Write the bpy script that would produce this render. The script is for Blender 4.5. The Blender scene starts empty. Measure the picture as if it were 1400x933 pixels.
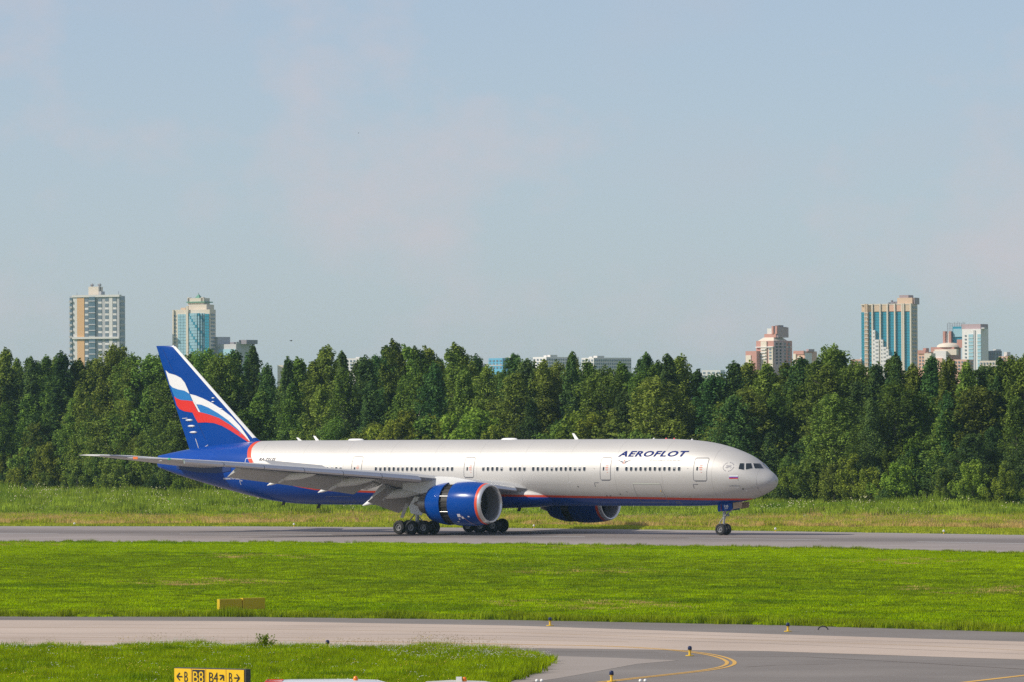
import bpy, bmesh, math, random
import numpy as np
from mathutils import Vector, Matrix
from mathutils.bvhtree import BVHTree

random.seed(7); RNG = np.random.default_rng(11)
SC = bpy.context.scene
COL = SC.collection

# ------------------------------------------------------------------ camera
F_PX, CAM_H, HOR_Y, ROLL = 8097.0, 9.90, 586.42, -0.00565      # for a 1400 x 933 picture
cam_data = bpy.data.cameras.new('camera'); cam = bpy.data.objects.new('camera', cam_data); COL.objects.link(cam)
cam_data.sensor_width = 36.0; cam_data.lens = F_PX / 1400 * 36.0
cam_data.clip_start = 1.0; cam_data.clip_end = 60000.0
pitch = math.atan((HOR_Y - 466.5) / F_PX)
cam.matrix_world = Matrix.Translation((0, 0, CAM_H)) @ Matrix.Rotation(math.pi / 2 + pitch, 4, 'X') @ Matrix.Rotation(ROLL, 4, 'Z')
SC.camera = cam

# ------------------------------------------------------------------ sky, sun, exposure
SUN_EL, SUN_AZ = math.radians(37), math.radians(-105)             # azimuth from +Y, clockwise
world = bpy.data.worlds.new('World'); SC.world = world; world.use_nodes = True
wt = world.node_tree; wn = wt.nodes; bg = wn['Background']
sky = wn.new('ShaderNodeTexSky'); sky.sky_type = 'NISHITA'; sky.sun_disc = False
sky.sun_elevation = SUN_EL; sky.sun_rotation = SUN_AZ; sky.altitude = 20
sky.air_density = .8; sky.dust_density = .5; sky.ozone_density = 5.0
tcw = wn.new('ShaderNodeTexCoord'); mpw = wn.new('ShaderNodeMapping'); mpw.inputs['Scale'].default_value = (9, 9, 16)
nzw = wn.new('ShaderNodeTexNoise'); nzw.inputs['Scale'].default_value = 1.6; nzw.inputs['Detail'].default_value = 5; nzw.inputs['Roughness'].default_value = .55
rpw = wn.new('ShaderNodeValToRGB'); rpw.color_ramp.elements[0].position = .50; rpw.color_ramp.elements[1].position = .80
rpw.color_ramp.elements[0].color = (.40, .40, .40, 1); rpw.color_ramp.elements[1].color = (.75, .75, .75, 1)
mxw = wn.new('ShaderNodeMix'); mxw.data_type = 'RGBA'; mxw.inputs[7].default_value = (4.25, 4.24, 4.72, 1)
wt.links.new(tcw.outputs['Generated'], mpw.inputs[0]); wt.links.new(mpw.outputs[0], nzw.inputs['Vector'])
wt.links.new(nzw.outputs['Fac'], rpw.inputs[0]); wt.links.new(rpw.outputs[0], mxw.inputs[0])
mp2 = wn.new('ShaderNodeMapping'); mp2.inputs['Scale'].default_value = (24, 24, 34); mp2.inputs['Location'].default_value = (4.5, .4, 1.7)
nz2 = wn.new('ShaderNodeTexNoise'); nz2.inputs['Scale'].default_value = 1.; nz2.inputs['Detail'].default_value = 6; nz2.inputs['Roughness'].default_value = .6
rp2 = wn.new('ShaderNodeValToRGB'); rp2.color_ramp.elements[0].position = .49; rp2.color_ramp.elements[1].position = .70; rp2.color_ramp.elements[0].color = (0, 0, 0, 1); rp2.color_ramp.elements[1].color = (.62, .62, .62, 1)
mx2 = wn.new('ShaderNodeMix'); mx2.data_type = 'RGBA'; mx2.inputs[7].default_value = (5.1, 4.55, 4.8, 1)          # thin pinkish cloud
wt.links.new(tcw.outputs['Generated'], mp2.inputs[0]); wt.links.new(mp2.outputs[0], nz2.inputs['Vector']); wt.links.new(nz2.outputs['Fac'], rp2.inputs[0]); wt.links.new(rp2.outputs[0], mx2.inputs[0])
wt.links.new(sky.outputs[0], mxw.inputs[6]); wt.links.new(mxw.outputs[2], mx2.inputs[6]); wt.links.new(mx2.outputs[2], bg.inputs[0])
bg.inputs[1].default_value = 0.10
sd = bpy.data.lights.new('sun', 'SUN'); sd.energy = 3.6; sd.angle = math.radians(.53); sd.color = (1, .925, .80)
sun = bpy.data.objects.new('sun', sd); COL.objects.link(sun)
SUN_DIR = Vector((math.sin(SUN_AZ) * math.cos(SUN_EL), math.cos(SUN_AZ) * math.cos(SUN_EL), math.sin(SUN_EL)))
sun.rotation_euler = SUN_DIR.to_track_quat('Z', 'Y').to_euler(); sun.location = (-200, 100, 300)
vs = SC.view_settings; vs.view_transform = 'Standard'; vs.look = 'None'; vs.gamma = 1.0; vs.exposure = 0.32; vs.use_curve_mapping = False
SC.cycles.use_denoising = False; SC.cycles.max_bounces = 6; SC.cycles.volume_bounces = 1
SC.cycles.transparent_max_bounces = 8

# ------------------------------------------------------------------ pixels of the photograph to directions
def ray(x, y):
    u, v = x - 700, y - 466.5
    a = u * math.cos(ROLL) + v * math.sin(ROLL); b = -u * math.sin(ROLL) + v * math.cos(ROLL)
    return a / F_PX, (b - (HOR_Y - 466.5)) / F_PX
def ground(x, y, z=0.0):
    tx, tz = ray(x, y); Y = (CAM_H - z) / tz; return (tx * Y, Y)
def at(x, y, Y):
    tx, tz = ray(x, y); return Vector((tx * Y, Y, CAM_H - tz * Y))

# ------------------------------------------------------------------ materials
def nodes_of(name):
    m = bpy.data.materials.new(name); m.use_nodes = True
    return m, m.node_tree.nodes, m.node_tree.links, m.node_tree.nodes['Principled BSDF']
def mat(name, col, rough=.6, metal=0., noise=0., scale=3., spec=.5, bump=0., coords='Object', emit=0., coat=0.):
    m, n, l, p = nodes_of(name)
    p.inputs['Base Color'].default_value = (*col, 1); p.inputs['Roughness'].default_value = rough
    p.inputs['Metallic'].default_value = metal; p.inputs['Specular IOR Level'].default_value = spec
    p.inputs['Coat Weight'].default_value = coat
    if noise or bump:
        tc = n.new('ShaderNodeTexCoord'); nz = n.new('ShaderNodeTexNoise'); nz.inputs['Scale'].default_value = scale; nz.inputs['Detail'].default_value = 6
        l.new(tc.outputs[coords], nz.inputs['Vector'])
        if noise:
            hs = n.new('ShaderNodeMix'); hs.data_type = 'RGBA'
            hs.inputs[6].default_value = (*[c * (1 - noise) for c in col], 1); hs.inputs[7].default_value = (*[min(1, c * (1 + noise)) for c in col], 1)
            l.new(nz.outputs['Fac'], hs.inputs[0]); l.new(hs.outputs[2], p.inputs['Base Color'])
        if bump:
            b = n.new('ShaderNodeBump'); b.inputs['Strength'].default_value = bump; l.new(nz.outputs['Fac'], b.inputs['Height']); l.new(b.outputs[0], p.inputs['Normal'])
    if emit:
        p.inputs['Emission Color'].default_value = (*col, 1); p.inputs['Emission Strength'].default_value = emit
    return m

# ------------------------------------------------------------------ mesh helpers
class MB:
    def __init__(s): s.v = []; s.f = []; s.m = []
    def add(s, vs, fs, mi=0):
        o = len(s.v); s.v += [tuple(v) for v in vs]; s.f += [tuple(i + o for i in f) for f in fs]; s.m += [mi] * len(fs); return s
    def box(s, lo, hi, mi=0, mtx=None):
        (a, b, c), (d, e, f) = lo, hi
        vs = [Vector(p) for p in ((a, b, c), (d, b, c), (d, e, c), (a, e, c), (a, b, f), (d, b, f), (d, e, f), (a, e, f))]
        if mtx is not None: vs = [mtx @ v for v in vs]
        return s.add(vs, [(3, 2, 1, 0), (4, 5, 6, 7), (0, 1, 5, 4), (1, 2, 6, 5), (2, 3, 7, 6), (3, 0, 4, 7)], mi)
    def loft(s, rings, mi=0, closed=True, caps=True):
        n = len(rings[0]); vs = [p for r in rings for p in r]; fs = []
        for i in range(len(rings) - 1):
            for j in range(n if closed else n - 1):
                k = (j + 1) % n; fs.append((i * n + j, i * n + k, (i + 1) * n + k, (i + 1) * n + j))
        if caps: fs.append(tuple(reversed(range(n)))); fs.append(tuple((len(rings) - 1) * n + j for j in range(n)))
        return s.add(vs, fs, mi)
    def tube(s, p0, p1, r0, r1=None, n=10, mi=0):
        p0, p1 = Vector(p0), Vector(p1); r1 = r0 if r1 is None else r1
        q = (p1 - p0).to_track_quat('Z', 'Y'); R = []
        for p, r in ((p0, r0), (p1, r1)): R.append([p + q @ Vector((r * math.cos(2 * math.pi * k / n), r * math.sin(2 * math.pi * k / n), 0)) for k in range(n)])
        return s.loft(R, mi)
    def lathe(s, prof, o, axis='X', n=48, mi=0, close=False):
        # prof: list of (t along axis, radius); o: centre
        R = []
        for t, r in prof:
            ring = []
            for k in range(n):
                a = 2 * math.pi * k / n; c, d = r * math.cos(a), r * math.sin(a)
                ring.append({'X': (o[0] + t, o[1] + c, o[2] + d), 'Y': (o[0] + c, o[1] + t, o[2] + d), 'Z': (o[0] + c, o[1] + d, o[2] + t)}[axis])
            R.append(ring)
        return s.loft(R, mi, caps=close)
    def prism(s, poly, dirv, mi=0):
        n = len(poly); d = Vector(dirv); a = [Vector(p) for p in poly]; b = [p + d for p in a]
        return s.add(a + b, [tuple(range(n)), tuple(reversed(range(n, 2 * n)))] + [(i, (i + 1) % n, n + (i + 1) % n, n + i)[::-1] for i in range(n)], mi)
    def mesh(s, name, mats, smooth=False):
        me = bpy.data.meshes.new(name); me.from_pydata(s.v, [], s.f)
        for m in (mats if isinstance(mats, (list, tuple)) else [mats]): me.materials.append(m)
        me.polygons.foreach_set('material_index', s.m)
        if smooth is True: me.polygons.foreach_set('use_smooth', [True] * len(s.f))
        bm = bmesh.new(); bm.from_mesh(me); bmesh.ops.recalc_face_normals(bm, faces=bm.faces)
        if smooth == 'auto':
            for f in bm.faces: f.smooth = True
            for e in bm.edges: e.smooth = not (len(e.link_faces) == 2 and e.calc_face_angle(0) > .6)
        bm.to_mesh(me); bm.free(); return me
    def build(s, name, mats, parent=None, smooth=False):
        return link(name, s.mesh(name, mats, smooth), parent)
def link(name, me, parent=None, loc=None, rot=None, scale=None):
    o = bpy.data.objects.new(name, me); COL.objects.link(o); o.parent = parent
    if loc is not None: o.location = loc
    if rot is not None: o.rotation_euler = rot
    if scale is not None: o.scale = scale
    return o
def tag(o, label=None, cat=None, group=None, kind=None):
    if label: o['label'] = label
    if cat: o['category'] = cat
    if group: o['group'] = group
    if kind: o['kind'] = kind
    return o
def thing(name, label, cat, loc=(0, 0, 0), rz=0., group=None):
    o = bpy.data.objects.new(name, None); COL.objects.link(o); o.location = loc; o.rotation_euler = (0, 0, rz)
    o.empty_display_size = .5
    return tag(o, label, cat, group)
def numpy_mesh(name, V, F, mats, midx=None, smooth=False):
    me = bpy.data.meshes.new(name); k = F.shape[1]
    me.vertices.add(len(V)); me.vertices.foreach_set('co', np.ascontiguousarray(V, np.float32).ravel())
    me.loops.add(F.size); me.loops.foreach_set('vertex_index', np.ascontiguousarray(F, np.int32).ravel())
    me.polygons.add(len(F)); me.polygons.foreach_set('loop_start', np.arange(0, F.size, k, dtype=np.int32))
    for m in mats: me.materials.append(m)
    if midx is not None: me.polygons.foreach_set('material_index', np.asarray(midx, np.int32))
    me.update(calc_edges=True); me.validate(); return me
def pchip(xs, ys):
    xs, ys = np.array(xs, float), np.array(ys, float); h = np.diff(xs); d = np.diff(ys) / h
    m = np.zeros_like(xs); m[0], m[-1] = d[0], d[-1]
    for i in range(1, len(xs) - 1):
        if d[i - 1] * d[i] > 0:
            w1, w2 = 2 * h[i] + h[i - 1], h[i] + 2 * h[i - 1]; m[i] = (w1 + w2) / (w1 / d[i - 1] + w2 / d[i])
    def fn(x):
        x = min(max(x, xs[0]), xs[-1]); i = min(max(int(np.searchsorted(xs, x)) - 1, 0), len(h) - 1); t = (x - xs[i]) / h[i]
        return float((2 * t**3 - 3 * t**2 + 1) * ys[i] + (t**3 - 2 * t**2 + t) * h[i] * m[i] + (3 * t**2 - 2 * t**3) * ys[i + 1] + (t**3 - t**2) * h[i] * m[i + 1])
    return fn

# ================================================================== GROUND, RUNWAY, TAXIWAY
RW_N = [ground(*p) for p in ((-250, 741), (0, 741.8), (350, 742.6), (700, 745.3), (1050, 749.6), (1400, 757.5), (1700, 765))]
RW_F = [ground(*p) for p in ((-250, 719), (0, 719.6), (350, 719.9), (700, 722.0), (1050, 726.2), (1400, 731.6), (1700, 737))]
TX_F = [ground(*p) for p in ((-250, 842.5), (0, 843), (350, 843.6), (700, 847.8), (1050, 854.5), (1400, 864.5), (1700, 875))]
def ext(line, d):                       # lengthen a ground line at both ends by d metres
    a, b = Vector(line[0]), Vector(line[1]); c, e = Vector(line[-2]), Vector(line[-1])
    return [tuple(a + (a - b).normalized() * d)] + list(line) + [tuple(e + (e - c).normalized() * d)]
def lerp_line(A, B, t): return [(a[0] + (b[0] - a[0]) * t, a[1] + (b[1] - a[1]) * t) for a, b in zip(A, B)]
def strip_sheet(name, A, B, z, m, parent=None):
    b = MB(); n = len(A); b.add([(x, y, z) for x, y in A] + [(x, y, z) for x, y in B], [(i, i + 1, n + i + 1, n + i) for i in range(n - 1)])
    return b.build(name, m, parent)
def poly_sheet(name, P, z, m, parent=None):
    b = MB(); b.add([(x, y, z) for x, y in P], [tuple(range(len(P)))]); return b.build(name, m, parent)

def asphalt(name, cols, dirv, width_noise=.6, fine=9., ramp=None):
    """grey paving: long streaks along dirv, patches, fine grain; ramp adds wear across the strip"""
    m, n, l, p = nodes_of(name); p.inputs['Roughness'].default_value = .85; p.inputs['Specular IOR Level'].default_value = .25
    geo = n.new('ShaderNodeNewGeometry'); mp = n.new('ShaderNodeMapping'); mp.inputs['Rotation'].default_value = (0, 0, -math.atan2(dirv[1], dirv[0]))
    l.new(geo.outputs['Position'], mp.inputs[0])
    sc = n.new('ShaderNodeMapping'); sc.inputs['Scale'].default_value = (.012, .55, 1); l.new(mp.outputs[0], sc.inputs[0])
    n1 = n.new('ShaderNodeTexNoise'); n1.inputs['Scale'].default_value = 1.; n1.inputs['Detail'].default_value = 6; n1.inputs['Roughness'].default_value = .65; l.new(sc.outputs[0], n1.inputs['Vector'])
    n2 = n.new('ShaderNodeTexNoise'); n2.inputs['Scale'].default_value = .09; n2.inputs['Detail'].default_value = 5; l.new(geo.outputs['Position'], n2.inputs['Vector'])
    n3 = n.new('ShaderNodeTexNoise'); n3.inputs['Scale'].default_value = fine; n3.inputs['Detail'].default_value = 3; l.new(geo.outputs['Position'], n3.inputs['Vector'])
    ad = n.new('ShaderNodeMath'); ad.operation = 'MULTIPLY_ADD'; ad.inputs[1].default_value = width_noise; l.new(n1.outputs['Fac'], ad.inputs[0]); l.new(n2.outputs['Fac'], ad.inputs[2])
    a2 = n.new('ShaderNodeMath'); a2.operation = 'MULTIPLY_ADD'; a2.inputs[1].default_value = .35; l.new(n3.outputs['Fac'], a2.inputs[0]); l.new(ad.outputs[0], a2.inputs[2])
    mr = n.new('ShaderNodeMapRange'); mr.inputs['From Min'].default_value = .62; mr.inputs['From Max'].default_value = 1.32; l.new(a2.outputs[0], mr.inputs[0])
    mx = n.new('ShaderNodeMix'); mx.data_type = 'RGBA'; mx.inputs[6].default_value = (*cols[0], 1); mx.inputs[7].default_value = (*cols[1], 1)
    l.new(mr.outputs[0], mx.inputs[0]); out = mx.outputs[2]
    if ramp:                                # ramp: (origin, list of (metres across, multiplier))
        org, stops = ramp; sub = n.new('ShaderNodeVectorMath'); sub.operation = 'SUBTRACT'; sub.inputs[1].default_value = (*org, 0)
        l.new(geo.outputs['Position'], sub.inputs[0]); rt = n.new('ShaderNodeMapping'); rt.inputs['Rotation'].default_value = (0, 0, -math.atan2(dirv[1], dirv[0])); l.new(sub.outputs[0], rt.inputs[0])
        sx = n.new('ShaderNodeSeparateXYZ'); l.new(rt.outputs[0], sx.inputs[0])
        mr2 = n.new('ShaderNodeMapRange'); mr2.inputs['From Max'].default_value = 80.; l.new(sx.outputs['Y'], mr2.inputs[0])
        wob = n.new('ShaderNodeMath'); wob.operation = 'MULTIPLY_ADD'; wob.inputs[1].default_value = .035; l.new(n1.outputs['Fac'], wob.inputs[0]); l.new(mr2.outputs[0], wob.inputs[2])
        cr = n.new('ShaderNodeValToRGB'); els = cr.color_ramp.elements
        while len(els) < len(stops): els.new(.5)
        for e, (q, k) in zip(els, stops): e.position = q / 80. + .0175; e.color = (k, k, k, 1)
        l.new(wob.outputs[0], cr.inputs[0]); mm = n.new('ShaderNodeMix'); mm.data_type = 'RGBA'; mm.blend_type = 'MULTIPLY'; mm.inputs[0].default_value = 1
        l.new(out, mm.inputs[6]); l.new(cr.outputs[0], mm.inputs[7]); out = mm.outputs[2]
    l.new(out, p.inputs['Base Color'])
    b = n.new('ShaderNodeBump'); b.inputs['Strength'].default_value = .25; b.inputs['Distance'].default_value = .01; l.new(n3.outputs['Fac'], b.inputs['Height']); l.new(b.outputs[0], p.inputs['Normal'])
    return m

def soil_mat():
    m, n, l, p = nodes_of('grass_ground'); p.inputs['Roughness'].default_value = 1.; p.inputs['Specular IOR Level'].default_value = .05
    geo = n.new('ShaderNodeNewGeometry'); a = n.new('ShaderNodeTexNoise'); a.inputs['Scale'].default_value = .08; a.inputs['Detail'].default_value = 8; l.new(geo.outputs['Position'], a.inputs['Vector'])
    cr = n.new('ShaderNodeValToRGB'); cr.color_ramp.elements[0].position = .35; cr.color_ramp.elements[1].position = .7
    cr.color_ramp.elements[0].color = (.085, .14, .010, 1); cr.color_ramp.elements[1].color = (.15, .21, .015, 1); l.new(a.outputs['Fac'], cr.inputs[0]); l.new(cr.outputs[0], p.inputs['Base Color'])
    return m
M_SOIL = soil_mat()
b = MB(); b.add([(-15000, -3000, -.03), (15000, -3000, -.03), (15000, 15000, -.03), (-15000, 15000, -.03)], [(0, 1, 2, 3)])
tag(b.build('ground', M_SOIL), 'flat green airfield ground reaching to the horizon', kind='structure')

rw_dir = (Vector(RW_N[5]) - Vector(RW_N[1])).normalized()
M_RUNWAY = asphalt('runway_asphalt', ((.235, .20, .185), (.345, .305, .285)), rw_dir, ramp=(RW_N[3], [(0, 1.05), (6, 1.0), (17, .97), (25, .72), (29, .62), (34, .60), (38, .72), (47, .95), (60, 1.0), (70, .98)]))
RN, RF = ext(RW_N, 250), ext(RW_F, 250)
runway = tag(strip_sheet('runway', RN, RF, 0., M_RUNWAY), 'long grey asphalt runway with dark rubber streaks', kind='structure')
M_WHITE = mat('white_paint', (.72, .72, .70), .8, noise=.15, scale=.8, coords='Generated')
M_WORN = mat('worn_white_paint', (.40, .395, .39), .85, noise=.2, scale=4)
def across(t): return lerp_line(RN, RF, t)
strip_sheet('edge_line', across(.020), across(.036), .004, M_WHITE, runway)
strip_sheet('edge_line', across(.955), across(.968), .004, M_WORN, runway)
def along(line, d0, d1):                # piece of a polyline between two distances
    P = [Vector(p) for p in line]; out = []; acc = 0
    def pt(d):
        a = 0
        for i in range(len(P) - 1):
            s = (P[i + 1] - P[i]).length
            if a + s >= d or i == len(P) - 2: return tuple(P[i] + (P[i + 1] - P[i]) * ((d - a) / s))
            a += s
    return [pt(d0), pt(d1)]
for k in range(12):                     # worn centre-line and touchdown dashes
    s0 = 200 + k * 30.
    strip_sheet('centre_line_dash', along(across(.493), s0, s0 + 17), along(across(.509), s0, s0 + 17), .004, M_WORN, runway)

# taxiway paving
M_ASPH = asphalt('taxiway_asphalt', ((.155, .138, .125), (.26, .235, .212)), (1, -.6), .45)
tx_dir = (Vector(TX_F[5]) - Vector(TX_F[1])).normalized()
M_CONC = asphalt('taxiway_concrete', ((.36, .29, .235), (.53, .435, .36)), tx_dir, .7)
TXF = ext(TX_F, 120)
taxi = tag(poly_sheet('taxiway', TXF + [(160, 60), (-160, 60)], .0, M_ASPH), 'wide asphalt taxiway with a pale concrete strip', kind='structure')
CS_F = [ground(*p) for p in ((-250, 847), (0, 848), (350, 849.5), (700, 855.5), (1050, 867), (1400, 877.5), (1700, 888))]
CS_N = [ground(*p) for p in ((-250, 892), (0, 890), (350, 887.5), (700, 886), (1050, 890.5), (1400, 902), (1700, 914))]
strip_sheet('concrete_strip', CS_F, CS_N, .006, M_CONC, taxi)
M_CONC2 = asphalt('old_concrete', ((.27, .235, .205), (.36, .315, .28)), (1, -.2), .5)
poly_sheet('concrete_patch', [ground(*p) for p in ((640, 906), (760, 897), (840, 899.5), (927, 903), (870, 908), (800, 921), (760, 928), (700, 936), (600, 940))], .006, M_CONC2, taxi)
M_YEL = mat('yellow_paint', (.62, .36, .07), .8, noise=.25, scale=2.5, coords='Generated')
M_YEL_OLD = mat('faded_yellow_paint', (.47, .33, .17), .85, noise=.3, scale=6, coords='Generated')
M_JOINT = mat('joint_sealant', (.20, .165, .14), .9)
def cat_rom(a, b, c, d, t): return b * 1. + (c - a) * (.5 * t) + (a * 2 - b * 5 + c * 4 - d) * (.5 * t * t) + (b * 3 - a - c * 3 + d) * (.5 * t ** 3)
def px_line(name, pts, w, m, z=.010, parent=taxi, off=0.):
    P = [Vector(ground(*p)) for p in pts]; Q = []
    for i in range(len(P) - 1):
        Q += [P[i].lerp(P[i + 1], t / 3.) for t in range(3)] if len(pts) < 12 else [cat_rom(P[max(i - 1, 0)], P[i], P[i + 1], P[min(i + 2, len(P) - 1)], t / 6.) for t in range(6)]
    Q.append(P[-1]); A, B = [], []
    for i, q in enumerate(Q):
        d = (Q[min(i + 1, len(Q) - 1)] - Q[max(i - 1, 0)]).normalized(); nrm = Vector((-d.y, d.x)) * w / 2
        o_ = Vector((-d.y, d.x)) * off; A.append(tuple(q + o_ + nrm)); B.append(tuple(q + o_ - nrm))
    return strip_sheet(name, A, B, z, m, parent)
curve = [(-60, 879.5), (200, 877.5), (400, 876.5), (560, 878.2), (700, 881.2), (800, 882.8), (860, 885), (910, 888.2), (945, 891.5), (972, 895.5), (988, 899.5), (997, 903.5), (999, 906.5), (996, 909.5), (984, 913.2), (955, 917.8), (900, 924), (860, 928.4), (800, 936), (740, 945)]
px_line('yellow_centre_line', curve, .17, M_YEL, off=.16)
px_line('yellow_centre_line', curve[2:], .17, M_YEL, off=-.16)
px_line('yellow_centre_line', [(1260, 941), (1310, 934), (1400, 923.5), (1500, 913)], .36, M_YEL)
px_line('faded_line', [(-60, 858), (150, 858.3), (330, 860), (700, 865), (1050, 876), (1250, 882.5), (1400, 889.5), (1480, 894)], .16, M_YEL_OLD)
px_line('faded_line', [(-60, 872.5), (300, 871.2), (560, 873), (860, 878)], .14, M_YEL_OLD)
px_line('expansion_joint', [(-60, 866), (350, 866), (700, 869.5), (1050, 880), (1400, 894.5)], .07, M_JOINT)
px_line('expansion_joint', [(-60, 853), (350, 854.6), (700, 860), (1050, 871.5), (1400, 882.5)], .07, M_JOINT)
px_line('tar_seam', [(1005, 897), (1100, 898), (1250, 906), (1400, 915)], .12, M_JOINT)
px_line('tar_seam', [(1020, 912), (1060, 909.5), (1140, 908)], .1, M_JOINT)
px_line('tar_seam', [(560, 892), (700, 889), (900, 892)], .1, M_JOINT)

# grass verge in front of the taxiway: its own low island
ISLAND_PX = [(-260, 893), (0, 890), (200, 889), (420, 889), (600, 892), (700, 894), (738, 898), (750, 903), (749, 909), (735, 917), (716, 925), (695, 933), (640, 950), (560, 985), (-260, 985)]
ISLAND = [ground(*p) for p in ISLAND_PX]
tag(poly_sheet('grass_verge', ISLAND, .03, M_SOIL), 'grassy island between the taxiway and its curved exit', kind='structure')

# ================================================================== AIRLINER
AC_X, AC_Y, TH = 19.339, 544.818, 0.63115                       # nose-gear contact point and heading
S_ROOT = 37.11; cT, sT = math.cos(TH), math.sin(TH)
plane = thing('airliner', 'white and blue twin-engine airliner rolling along the runway', 'airliner',
              (AC_X + (5.89 - S_ROOT) * cT, AC_Y - (5.89 - S_ROOT) * sT, 0), -TH)
def A(s, l, z): return Vector((S_ROOT - s, -l, z))              # s: metres aft of the nose, l: metres to starboard
def lat(x, y, l):                                               # pixel -> (s, z) on the plane l = const
    tx, tz = ray(x, y); d = (tx * (AC_Y - l * cT) - AC_X + l * sT) / (cT + tx * sT); Y = AC_Y - d * sT - l * cT
    return 5.89 - d, CAM_H - tz * Y

# fuselage cross-sections: crown, keel and half width over the square root of the distance from the nose
NT = [(0, 5.02), (.05, 5.22), (.15, 5.40), (.41, 5.66), (.88, 5.97), (1.21, 6.18), (1.54, 6.47), (1.87, 6.72), (2.27, 7.0), (2.81, 7.30), (3.48, 7.58), (4.41, 7.91), (5.49, 8.21), (6.57, 8.45), (8.19, 8.68), (9.82, 8.80), (12, 8.87), (20, 8.88), (56, 8.88), (60, 8.84), (64, 8.64), (69.1, 8.08), (73.1, 7.45)]
NB = [(0, 5.02), (.05, 4.80), (.15, 4.58), (.56, 4.17), (1.09, 3.90), (1.76, 3.62), (2.83, 3.30), (3.91, 3.06), (6, 2.80), (8, 2.69), (11, 2.66), (20, 2.66), (52.5, 2.68), (55.5, 2.76), (57.9, 2.96), (60.2, 3.30), (63.5, 3.95), (67.3, 4.77), (70.7, 5.58), (73.1, 6.29)]
NW = [(0, .0), (.05, .30), (.15, .52), (.41, .86), (.88, 1.22), (1.5, 1.58), (2.3, 1.95), (3.5, 2.36), (5, 2.69), (7, 2.94), (9, 3.06), (11, 3.1), (20, 3.1), (52, 3.1), (56, 2.98), (60, 2.68), (65, 1.98), (70, 1.0), (73.1, .28)]
f_t, f_b, f_w = [pchip([math.sqrt(a) for a, _ in T], [b for _, b in T]) for T in (NT, NB, NW)]
def section(s):
    q = math.sqrt(max(s, 0)); t, b, w = f_t(q), f_b(q), f_w(q); return (t + b) / 2, max((t - b) / 2, 1e-3), max(w, 1e-3)
def skin(s, z, off=0.):                                          # starboard skin point, pushed out by off
    zc, hz, hw = section(s); k = min(1, max(-1, (z - zc) / hz)); l = hw * math.sqrt(max(0, 1 - k * k))
    nl, nz = l / (hw * hw), (z - zc) / (hz * hz); q = math.hypot(nl, nz) or 1
    return s, l + off * nl / q, z + off * nz / q

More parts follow.
